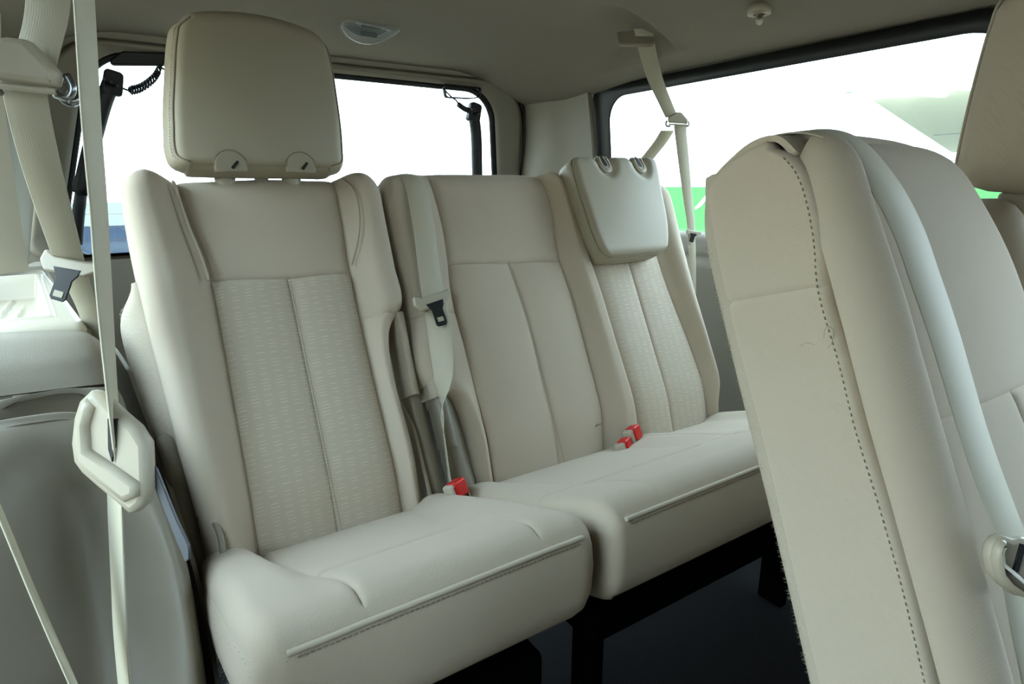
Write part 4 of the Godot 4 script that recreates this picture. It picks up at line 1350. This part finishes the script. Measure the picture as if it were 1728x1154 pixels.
# ---------------------------------------------------------------- seat belts
func tongue(parent: Node, o: Vector3, ex: Vector3, ey: Vector3, s := 1.0) -> void:
	# plastic bridge with a slot and a steel tongue
	var body := rpoly([Vector2(-0.040, -0.006), Vector2(-0.030, -0.020), Vector2(0.024, -0.014), Vector2(0.042, -0.001), Vector2(0.040, 0.012), Vector2(0.022, 0.008), Vector2(-0.020, 0.004), Vector2(-0.037, 0.012)], [0.004, 0.006, 0.006, 0.004, 0.003, 0.008, 0.008, 0.004], 0.0, 4)
	for i in body.size():
		body[i] *= s
	var fr := frame_at(o, ex, ey)
	var lp := put("latch_plate", plate(body, 0.011 * s, 0.003 * s, fr), M.smooth, parent)
	var bl := PackedVector2Array([Vector2(-0.018, -0.010), Vector2(0.020, -0.006), Vector2(0.018, -0.016), Vector2(0.013, -0.024), Vector2(0.0125, -0.052), Vector2(0.009, -0.056), Vector2(-0.007, -0.056), Vector2(-0.0105, -0.052), Vector2(-0.010, -0.024), Vector2(-0.014, -0.017)])
	for i in bl.size():
		bl[i] *= s
	var fr2 := frame_at(o + ex.normalized().cross(ey.normalized()) * 0.005 * s, ex, ey)
	put("tongue", plate(bl, 0.003 * s, 0.0008 * s, fr2), M.dark_steel, lp)
	var fr3 := frame_at(o + ex.normalized().cross(ey.normalized()) * 0.0068 * s, ex, ey)
	put("tongue_hole", plate(rpoly([Vector2(-0.0055, -0.050), Vector2(0.0075, -0.050), Vector2(0.0075, -0.041), Vector2(-0.0055, -0.041)], [0.001, 0.001, 0.001, 0.001], 0.0, 2), 0.0012, 0.0003, fr3), M.smooth, lp)

func guide(parent: Node, o: Vector3, ex: Vector3, ey: Vector3, s: float) -> void:
	var cover := rpoly([Vector2(-0.042, -0.014), Vector2(0.042, -0.020), Vector2(0.046, -0.004), Vector2(0.014, 0.028), Vector2(-0.012, 0.030), Vector2(-0.046, 0.006)], [0.005, 0.005, 0.010, 0.012, 0.012, 0.010], 0.0, 5)
	for i in cover.size():
		cover[i] *= s
	var n := ex.normalized().cross(ey.normalized())
	var c := put("guide_cover", plate(cover, 0.020 * s, 0.007 * s, frame_at(o + n * 0.008 * s, ex, ey)), M.smooth, parent)
	var a := ex.normalized() * s
	var b := ey.normalized() * s
	put("roller", tube(PackedVector3Array([o - a * 0.040 - b * 0.021 + n * 0.010 * s, o + b * -0.023 + n * 0.010 * s, o + a * 0.040 - b * 0.025 + n * 0.010 * s]), 0.0035 * s, 8), M.smooth, c)
	for e in [-1.0, 1.0]:
		put("steel_loop", tube(curve3([o + a * 0.030 * e - b * 0.026, o + a * 0.044 * e - b * 0.028, o + a * 0.051 * e - b * 0.018, o + a * 0.046 * e - b * 0.004], 14), 0.0042 * s, 8), M.steel, parent)

func buckle(o: Vector3, turn: float, label: String) -> void:
	var b := base("belt_buckle", o, label, "belt buckle", "third row belt buckles")
	var ey := Vector3(0, cos(deg_to_rad(24.0)), -sin(deg_to_rad(24.0)))
	var ex := Vector3(cos(turn), 0, -sin(turn))
	put("housing", plate(rpoly([Vector2(-0.020, -0.07), Vector2(0.020, -0.07), Vector2(0.022, 0.016), Vector2(-0.022, 0.016)], [0.004, 0.004, 0.006, 0.006], 0.0, 4), 0.026, 0.005, frame_at(o, ex, ey)), M.smooth, b)
	put("release_button", plate(rpoly([Vector2(-0.015, -0.016), Vector2(0.015, -0.016), Vector2(0.015, 0.0145), Vector2(-0.015, 0.0145)], [0.003, 0.003, 0.003, 0.003], 0.0, 4), 0.024, 0.003, frame_at(o + ex.cross(ey) * 0.0055 + ey * 0.004, ex, ey)), M.red, b)
	put("stalk", plate(rpoly([Vector2(-0.012, -0.18), Vector2(0.012, -0.18), Vector2(0.014, -0.06), Vector2(-0.014, -0.06)], [0.003, 0.003, 0.003, 0.003], 0.0, 3), 0.012, 0.003, frame_at(o, ex, ey)), M.black, b)

func build_belts() -> void:
	var B := back_frame()
	var nx := B.basis.x
	var nz := B.basis.z
	# middle belt of the bench
	var mb := base("seat_belt", B * Vector3(0.53, 0.35, 0.03), "middle belt hanging over the bench backrest with dark steel tongue", "seat belt", "seat belts")
	var cs := []
	var hs := []
	for q in [[0.560, 0.640, -0.060, 0], [0.559, 0.668, -0.045, 0], [0.558, 0.672, -0.012, 0], [0.557, 0.650, 0.012, 0], [0.554, 0.60, 0.0235, 0], [0.547, 0.52, 0.0245, 0], [0.534, 0.42, 0.027, 0], [0.530, 0.36, 0.030, 8], [0.524, 0.31, 0.032, 36], [0.508, 0.218, 0.034, 62], [0.491, 0.155, 0.030, 118], [0.484, 0.105, 0.026, 112], [0.478, 0.035, 0.020, 108], [0.476, -0.03, 0.010, 100]]:
		cs.append(B * Vector3(q[0], q[1], q[2]))
		var w := deg_to_rad(q[3])
		hs.append((nx * cos(w) + nz * sin(w)) * 0.0242)
	put("webbing", band(cs, hs, 120), M.web, mb)
	tongue(mb, B * Vector3(0.522, 0.378, 0.036), nx + B.basis.y * 0.10, B.basis.y - nx * 0.12, 1.05)
	# buckles
	buckle(W(0.470, -0.540, -0.905), 0.45, "white buckle with bright red button between single and double seat")
	buckle(W(0.884, -0.556, -0.902), 0.5, "low buckle with red button in the bench fold")
	buckle(W(0.924, -0.540, -0.917), 0.4, "higher buckle with red button in the bench fold")

	# left third-row belt: roof strap, guide, shoulder strap, parked tongue
	var right := Vector3(0.836, 0, 0.548)
	var lb := base("seat_belt", W(-0.052, 0.11, -0.85), "left third-row belt with cream guide cover and parked tongue", "seat belt", "seat belts")
	put("roof_webbing", band([W(0.010, 0.40, -0.86), W(-0.004, 0.28, -0.86), W(-0.020, 0.188, -0.86), W(-0.034, 0.145, -0.862), W(-0.047, 0.112, -0.865)], [right * 0.024, right * 0.024, right * 0.024, right * 0.024, right * 0.024], 40), M.web, lb)
	put("shoulder_webbing", band([W(-0.051, 0.106, -0.852), W(-0.054, 0.085, -0.862), W(-0.055, 0.03, -0.915), W(-0.054, -0.03, -0.985), W(-0.052, -0.09, -1.055), W(-0.049, -0.138, -1.115), W(-0.042, -0.205, -1.175), W(-0.036, -0.32, -1.24)], [right * 0.0236, right * 0.0236, right * 0.0236, right * 0.0232, right * 0.022, right * 0.0195, right * 0.017, right * 0.017], 60), M.web, lb)
	guide(lb, W(-0.049, 0.118, -0.845), right + Vector3(0, -0.05, 0), Vector3(0.05, 1, -0.1), 0.92)
	put("anchor_bolt", tube(PackedVector3Array([W(-0.015, 0.098, -0.875), W(-0.015, 0.098, -0.862)]), 0.012, 14), M.steel, lb)
	tongue(lb, W(-0.050, -0.105, -1.060), right + Vector3(0, -0.30, 0), Vector3(0.10, 1, -0.3) + right * 0.25, 0.98)

	# right third-row belt under the headliner pocket
	var rb := base("seat_belt", W(1.42, 0.17, -1.31), "right third-row belt hanging from the roof in front of the quarter window", "seat belt", "seat belts")
	put("roof_webbing", band([W(1.335, 0.43, -1.365), W(1.352, 0.372, -1.36), W(1.372, 0.30, -1.345), W(1.398, 0.235, -1.325), W(1.415, 0.195, -1.312)], [right * 0.026, right * 0.025, right * 0.023, right * 0.020, right * 0.019], 30), M.web, rb)
	put("shoulder_webbing", band([W(1.428, 0.172, -1.290), W(1.430, 0.150, -1.288), W(1.431, 0.06, -1.268), W(1.430, -0.04, -1.244), W(1.428, -0.126, -1.222), W(1.415, -0.30, -1.19), W(1.380, -0.55, -1.15)], [right * 0.018, right * 0.0175, right * 0.016, right * 0.013, right * 0.011, right * 0.010, right * 0.010], 40), M.web, rb)
	put("rear_webbing", band([W(1.415, 0.160, -1.325), W(1.405, 0.125, -1.345), W(1.38, 0.065, -1.385), W(1.34, -0.02, -1.43)], [right * 0.020, right * 0.020, right * 0.020, right * 0.020], 20), M.web, rb)
	guide(rb, W(1.424, 0.188, -1.298), right, Vector3(0.05, 1, -0.1), 0.66)
	put("outlet_cover", plate(rpoly([Vector2(-0.06, -0.010), Vector2(0.045, -0.012), Vector2(0.040, 0.035), Vector2(-0.065, 0.030)], [0.01, 0.01, 0.008, 0.008], 0.0, 5), 0.012, 0.004, frame_at(W(1.328, 0.395, -1.372), right, Vector3(0.1, 1, -0.35))), M.trim, rb)
	tongue(rb, W(1.428, -0.128, -1.214), right + Vector3(0, -0.25, 0), Vector3(0.4, 1, 0), 0.55)

	# second-row belt hanging edge-on close to the door
	var sb := base("seat_belt", W(-0.012, -0.17, -0.49), "door-side belt hanging edge-on with cream latch plate in front of trim", "seat belt", "seat belts")
	put("webbing", band([W(0.028, 0.42, -0.66), W(0.018, 0.25, -0.60), W(0.008, 0.125, -0.55), W(0.001, 0.045, -0.52), W(-0.003, -0.013, -0.505), W(-0.008, -0.073, -0.50), W(-0.0125, -0.135, -0.492), W(-0.0155, -0.185, -0.490)], [Vector3(-0.006, 0, 0.023), Vector3(-0.006, 0, 0.023), Vector3(-0.0055, 0, 0.023), Vector3(-0.005, 0, 0.023), Vector3(-0.0045, 0, 0.023), Vector3(-0.004, 0, 0.023), Vector3(-0.0026, 0, 0.023), Vector3(-0.0016, 0, 0.023)], 60, 0.0022), M.web, sb)
	put("lower_webbing", band([W(-0.0165, -0.175, -0.492), W(-0.0225, -0.222, -0.490), W(-0.030, -0.294, -0.490), W(-0.037, -0.372, -0.490), W(-0.050, -0.60, -0.49), W(-0.06, -0.92, -0.49)], [Vector3(0.0036, 0, 0.023), Vector3(0.0040, 0, 0.023), Vector3(0.0040, 0, 0.023), Vector3(0.0040, 0, 0.023), Vector3(0.004, 0, 0.023), Vector3(0.004, 0, 0.023)], 40, 0.0018), M.web, sb)
	var up := Vector3(0.1356, 0.969, -0.207)
	var body := PackedVector2Array()
	for q in [[153, 656], [136, 672], [127, 700], [123, 740], [127, 770], [140, 788], [165, 810], [195, 835], [214, 852], [226, 850], [240, 838], [247, 812], [244, 740], [226, 712], [200, 690], [178, 668], [165, 658]]:
		body.append(Vector2((q[0] - 185) * 0.000432, -(q[1] - 750) * 0.000432))
	var lp := put("latch_plate", plate(body, 0.015, 0.005, frame_at(W(-0.0165, -0.176, -0.478), right, up)), M.smooth, sb)
	var rimp := PackedVector2Array()
	for q in [[152, 668], [140, 684], [134, 712], [132, 745], [137, 770], [172, 800], [212, 832], [236, 822], [236, 800], [196, 772], [160, 748], [158, 712], [166, 682]]:
		rimp.append(Vector2((q[0] - 185) * 0.000432, -(q[1] - 750) * 0.000432))
	put("raised_rim", plate(rimp, 0.012, 0.0045, frame_at(W(-0.0165, -0.176, -0.478) + right.cross(up) * 0.006, right, up)), M.smooth, lp)
	var sl := PackedVector2Array()
	for q in [[186, 700], [201, 700], [199, 745], [193, 768], [187, 748]]:
		sl.append(Vector2((q[0] - 185) * 0.000432, -(q[1] - 750) * 0.000432))
	put("slot", plate(sl, 0.003, 0.0005, frame_at(W(-0.0165, -0.176, -0.478) + right.cross(up) * 0.0072, right, up)), M.black, lp)
	var tg := PackedVector2Array()
	for q in [[240, 776], [248, 784], [281, 866], [301, 908], [302, 930], [294, 936], [279, 900], [254, 838], [240, 800]]:
		tg.append(Vector2((q[0] - 185) * 0.000432, -(q[1] - 750) * 0.000432))
	put("tongue", plate(tg, 0.003, 0.0008, frame_at(W(-0.0165, -0.176, -0.478) - right.cross(up) * 0.004, right, up)), M.dull_steel, lp)
	# lap strap crossing the lower corner
	var ls := base("seat_belt", W(-0.08, -0.24, -0.48), "short lap strap running down across the lower trim panel", "seat belt", "seat belts")
	put("webbing", band([W(-0.115, -0.11, -0.56), W(-0.100, -0.165, -0.53), W(-0.087, -0.215, -0.50), W(-0.074, -0.268, -0.47), W(-0.060, -0.320, -0.44), W(-0.045, -0.38, -0.41)], [Vector3(0.004, 0.002, 0.023), Vector3(0.004, 0.002, 0.023), Vector3(0.0036, 0.002, 0.023), Vector3(0.0036, 0.002, 0.023), Vector3(0.0036, 0.002, 0.023), Vector3(0.004, 0.002, 0.023)], 30, 0.0018), M.web, ls)

	# belt over the centre seat of the second row
	var F := second_frame()
	var fb := base("seat_belt", F * Vector3(0.61, 0.3, 0.02), "pale belt running over the top of the centre seat to a cream latch plate", "seat belt", "seat belts")
	cs = []
	hs = []
	for q in [[0.566, 0.470, -0.136, 0.0], [0.566, 0.491, -0.112, 0.0], [0.566, 0.5035, -0.065, 0.0], [0.568, 0.497, -0.026, 0.0], [0.574, 0.474, 0.004, 0.0], [0.583, 0.430, 0.020, 3.0], [0.594, 0.383, 0.026, 4.0], [0.598, 0.335, 0.028, 4.0], [0.599, 0.280, 0.031, 3.0], [0.598, 0.190, 0.034, 1.0], [0.600, 0.120, 0.039, 0.0], [0.604, 0.080, 0.042, 0.0]]:
		cs.append(F * Vector3(q[0], q[1], q[2]))
		var w := deg_to_rad(q[3])
		hs.append((F.basis.x * cos(w) + F.basis.z * sin(w) + F.basis.y * 0.12).normalized() * 0.0245)
	put("webbing", band(cs, hs, 90, 0.0016), M.web, fb)
	put("lap_webbing", band([F * Vector3(0.600, 0.100, 0.036), F * Vector3(0.600, 0.06, 0.032), F * Vector3(0.602, 0.0, 0.028), F * Vector3(0.604, -0.10, 0.024), F * Vector3(0.604, -0.3, 0.03)], [F.basis.x * 0.020, F.basis.x * 0.020, F.basis.x * 0.020, F.basis.x * 0.020, F.basis.x * 0.020], 30, 0.0016), M.web, fb)
	var fbody := PackedVector2Array()
	for q in [[1636, 945], [1640, 925], [1650, 912], [1662, 908], [1676, 914], [1690, 912], [1700, 912], [1719, 934], [1714, 965], [1707, 1002], [1696, 1012], [1682, 1009], [1660, 993], [1642, 974]]:
		fbody.append(Vector2((q[0] - 1678) * 0.00047, -(q[1] - 962) * 0.00047))
	var fo: Vector3 = F * Vector3(0.560, 0.098, 0.050)
	var flp := put("latch_plate", plate(fbody, 0.012, 0.004, frame_at(fo, right, up)), M.smooth, fb)
	var frim := PackedVector2Array()
	for q in [[1638, 945], [1642, 925], [1650, 914], [1658, 914], [1654, 932], [1656, 950], [1680, 970], [1700, 990], [1704, 1004], [1694, 1010], [1680, 1005], [1658, 989], [1644, 972]]:
		frim.append(Vector2((q[0] - 1678) * 0.00047, -(q[1] - 962) * 0.00047))
	put("raised_rim", plate(frim, 0.012, 0.004, frame_at(fo + right.cross(up) * 0.006, right, up)), M.smooth, flp)
	put("slot", plate(PackedVector2Array([Vector2(-0.004, -0.004), Vector2(0.001, -0.002), Vector2(0.007, 0.019), Vector2(0.003, 0.020)]), 0.003, 0.0005, frame_at(fo + right.cross(up) * 0.0065, right, up)), M.black, flp)
	var ft := PackedVector2Array([Vector2(0.018, -0.020), Vector2(0.024, 0.0), Vector2(0.036, -0.004), Vector2(0.05, -0.05), Vector2(0.04, -0.055)])
	put("tongue", plate(ft, 0.003, 0.0008, frame_at(fo - right.cross(up) * 0.004, right, up)), M.dark_steel, flp)

# ---------------------------------------------------------------- small fittings
func build_small_things() -> void:
	# roof lamp
	var c := W(0.682, 0.423, -1.75)
	var ey := Vector3(0, 0.5, 0.866)
	var rl := base("roof_lamp", c, "switched-off clear D-shaped lamp on the headliner above the tailgate", "lamp")
	var poly := PackedVector2Array([Vector2(-0.079, -0.009), Vector2(-0.079, 0.006), Vector2(-0.070, 0.026), Vector2(-0.054, 0.040), Vector2(-0.016, 0.050), Vector2(0.037, 0.042), Vector2(0.066, 0.033), Vector2(0.079, 0.025), Vector2(0.080, 0.010), Vector2(0.072, -0.008), Vector2(0.052, -0.032), Vector2(0.034, -0.047), Vector2(0.013, -0.056), Vector2(-0.012, -0.057), Vector2(-0.036, -0.050), Vector2(-0.060, -0.036), Vector2(-0.073, -0.022)])
	var fr := frame_at(c, Vector3(1, 0, 0), ey)
	put("lens", plate(poly, 0.014, 0.004, fr), M.lens, rl)
	var n := Vector3(1, 0, 0).cross(ey.normalized())
	put("housing", plate(inset(poly, 0.006), 0.034, 0.004, frame_at(c - n * 0.0275, Vector3(1, 0, 0), ey)), M.steel_grey, rl)
	put("reflector_bar", tube(curve3([c + Vector3(-0.05, 0, 0) + ey * 0.022 + n * 0.008, c + Vector3(0.0, 0, 0) + ey * 0.021 + n * 0.010, c + Vector3(0.05, 0, 0) + ey * 0.012 + n * 0.008], 14), 0.003, 8), M.lens, rl)
	put("bulb_socket", plate(rpoly([Vector2(-0.026, -0.008), Vector2(0.030, -0.010), Vector2(0.030, 0.006), Vector2(-0.026, 0.010)], [0.003, 0.003, 0.003, 0.003], 0.0, 3), 0.008, 0.002, frame_at(c - n * 0.005 + ey * 0.006, Vector3(1, 0, 0), ey)), M.black, rl)
	put("switch", plate(rpoly([Vector2(-0.020, -0.008), Vector2(0.030, -0.009), Vector2(0.026, 0.004), Vector2(-0.022, 0.006)], [0.004, 0.004, 0.003, 0.003], 0.0, 4), 0.008, 0.002, frame_at(c - n * 0.004 - ey * 0.026, Vector3(1, 0, 0), ey)), M.dark_steel, rl)
	var rimp := PackedVector3Array()
	for q in poly:
		rimp.append(fr.call(q * 1.02, 0.0))
	rimp.append(rimp[0])
	put("bezel", tube(rimp, 0.0028, 8), M.lens, rl)
	# coat hook
	var o := W(1.33, 0.398, -0.985)
	var hk := base("coat_hook", o, "small beige coat hook on the headliner above the quarter window", "hook")
	put("base_plate", tube(PackedVector3Array([o + Vector3(0, 0.01, 0), o + Vector3(0, -0.004, 0), o + Vector3(0, -0.012, 0)]), 0.026, 20), M.smooth, hk)
	put("hook", tube(curve3([o + Vector3(0, -0.008, 0), o + Vector3(-0.004, -0.022, 0.004), o + Vector3(-0.012, -0.030, 0.012), o + Vector3(-0.024, -0.024, 0.020)], 16), 0.008, 10), M.smooth, hk)

# ---------------------------------------------------------------- outside
func build_outside() -> void:
	struct("floor_outside", box(Vector3(-90, -0.75, -110), Vector3(110, -0.60, 60), 0.02), M.concrete)
	# unseen warm wall added on the door side to tint the bounced light
	var wo := struct("bounce_wall", box(Vector3(-9.0, -0.60, -14.0), Vector3(-8.4, 3.6, 14.0), 0.02), M.bounce_tint)
	wo.set_meta("label", "added unseen warm wall bouncing light to the door side")
	# dark saloon parked behind
	var car := base("parked_car", Vector3(0.05, -0.60, -8.6), "dark blue saloon parked on the pale ground behind the tailgate", "car")
	var prof := PackedVector2Array()
	for q in [[-6.55, 0.22], [-6.50, 0.60], [-6.60, 0.88], [-6.90, 1.02], [-7.60, 1.12], [-8.05, 1.15], [-9.0, 1.15], [-10.6, 1.12], [-11.0, 1.05], [-11.15, 0.8], [-11.15, 0.3], [-11.0, 0.20], [-6.7, 0.18]]:
		prof.append(Vector2(q[0], q[1]))
	put("body", plate(prof, 1.78, 0.10, func(q: Vector2, d: float): return Vector3(0.05 + d, q.y - 0.60, q.x)), M.navy, car)
	var cab := PackedVector2Array()
	for q in [[-7.75, 1.05], [-8.35, 1.36], [-8.7, 1.44], [-9.4, 1.46], [-10.0, 1.40], [-10.75, 1.08]]:
		cab.append(Vector2(q[0], q[1]))
	put("cabin", plate(cab, 1.46, 0.08, func(q: Vector2, d: float): return Vector3(0.05 + d * (1.0 - 0.35 * (q.y - 1.05)), q.y - 0.60, q.x)), M.white_paint, car)
	var ws := sheet([[Vector3(-0.60, 0.48, -7.72), Vector3(0.05, 0.48, -7.66), Vector3(0.70, 0.48, -7.72)], [Vector3(-0.52, 0.76, -8.30), Vector3(0.05, 0.76, -8.26), Vector3(0.62, 0.76, -8.30)]], 8, 4, 0.01, false)
	put("windscreen", ws, M.dark_glass, car)
	for sx in [-0.80, 0.90]:
		for sz in [-7.4, -10.2]:
			put("wheel", tube(PackedVector3Array([Vector3(sx - 0.1, -0.28, sz), Vector3(sx, -0.28, sz), Vector3(sx + 0.1, -0.28, sz)]), 0.32, 20), M.black, car)
		put("headlamp", box(Vector3(sx - 0.2 if sx > 0 else sx - 0.05, 0.05, -6.62), Vector3(sx + 0.05 if sx > 0 else sx + 0.2, 0.18, -6.50), 0.03), M.lens, car)
	# street lamp
	var lp := base("street_lamp", Vector3(1.55, -0.60, -30.0), "thin grey street lamp standing far behind the tailgate", "street lamp")
	put("post", tube(curve3([Vector3(1.55, -0.60, -30), Vector3(1.60, 1.4, -30), Vector3(1.66, 2.3, -30), Vector3(1.62, 2.66, -30), Vector3(1.45, 2.78, -30)], 24), 0.035, 8), M.pole, lp)
	put("lantern", box(Vector3(1.22, 2.74, -30.06), Vector3(1.48, 2.82, -29.94), 0.02), M.pole, lp)
	# radio mast
	var ms := base("radio_mast", Vector3(19.9, -0.60, -40.0), "tall pale lattice mast beyond the tailgate", "mast")
	for k in 4:
		var dx: float = [-0.16, 0.16, 0.16, -0.16][k]
		var dz: float = [-0.16, -0.16, 0.16, 0.16][k]
		put("leg", tube(PackedVector3Array([Vector3(19.9 + dx, -0.6, -40 + dz), Vector3(19.9 + dx, 5, -40 + dz), Vector3(19.9 + dx, 11, -40 + dz)]), 0.04, 6), M.pole, ms)
	for k in 14:
		var y := -0.4 + 0.8 * k
		put("brace", tube(PackedVector3Array([Vector3(19.74, y, -39.84), Vector3(19.9, y + 0.4, -39.84), Vector3(20.06, y + 0.8, -39.84)]), 0.025, 5), M.pole, ms)
		put("rung", tube(PackedVector3Array([Vector3(19.74, y, -39.84), Vector3(19.9, y, -39.84), Vector3(20.06, y, -39.84)]), 0.025, 5), M.pole, ms)
	# green hoarding with a white stroke
	var gh := base("green_hoarding", Vector3(8.1, -0.60, -7.0), "bright green hoarding with a white stroke outside the quarter window", "hoarding")
	put("panel", box(Vector3(8.0, -0.60, -13.0), Vector3(8.12, EYE, -2.5), 0.01), M.green, gh)
	put("white_stroke", plate(PackedVector2Array([Vector2(6.80, -0.325), Vector2(6.70, -0.235), Vector2(6.61, -0.14), Vector2(6.50, -0.02), Vector2(6.46, -0.05), Vector2(6.56, -0.18), Vector2(6.67, -0.30), Vector2(6.78, -0.365)]), 0.01, 0.001, func(q: Vector2, d: float): return W(7.994 + d, q.y, -q.x)), M.white_paint, gh)
	# canopy with a fluorescent tube
	var cp := base("canopy", W(20, 2.2, -7.0), "pale green underside of a flat canopy outside the quarter window", "canopy")
	var cpoly := PackedVector2Array([Vector2(14.4, -8.12), Vector2(19.5, -6.40), Vector2(34, -1.5), Vector2(48, -10), Vector2(48, -19.5), Vector2(26.3, -12.17)])
	put("slab", plate(cpoly, 0.08, 0.01, func(q: Vector2, d: float): return W(q.x, 2.25 - d, q.y)), M.soffit, cp)
	put("joint", tube(PackedVector3Array([W(31.0, 2.206, -13.4), W(30.85, 2.206, -12.4), W(30.7, 2.206, -10.5)]), 0.03, 5), M.pole, cp)
	put("bracket", box(W(14.42, 2.06, -8.22), W(14.56, 2.21, -8.06), 0.01), M.pole, cp)
	var tl := base("tube_light", W(15.9, 2.14, -7.7), "lit fluorescent tube under the edge of the canopy", "lamp")
	var lamp := StandardMaterial3D.new()
	lamp.albedo_color = Color(1, 1, 1)
	lamp.emission_enabled = true
	lamp.emission = Color(1.0, 1.0, 0.96)
	lamp.emission_energy_multiplier = 6.0
	put("tube", tube(PackedVector3Array([W(14.75, 2.12, -8.05), W(15.9, 2.12, -7.68), W(17.1, 2.12, -7.28)]), 0.06, 10), lamp, tl)
	var ol := OmniLight3D.new()
	ol.name = "tube_glow"
	ol.light_energy = 6.0
	ol.light_color = Color(1.0, 1.0, 0.94)
	ol.omni_range = 20.0
	ol.light_size = 0.3
	ol.shadow_enabled = true
	tl.add_child(ol)
	ol.position = Vector3(0, -0.18, 0)
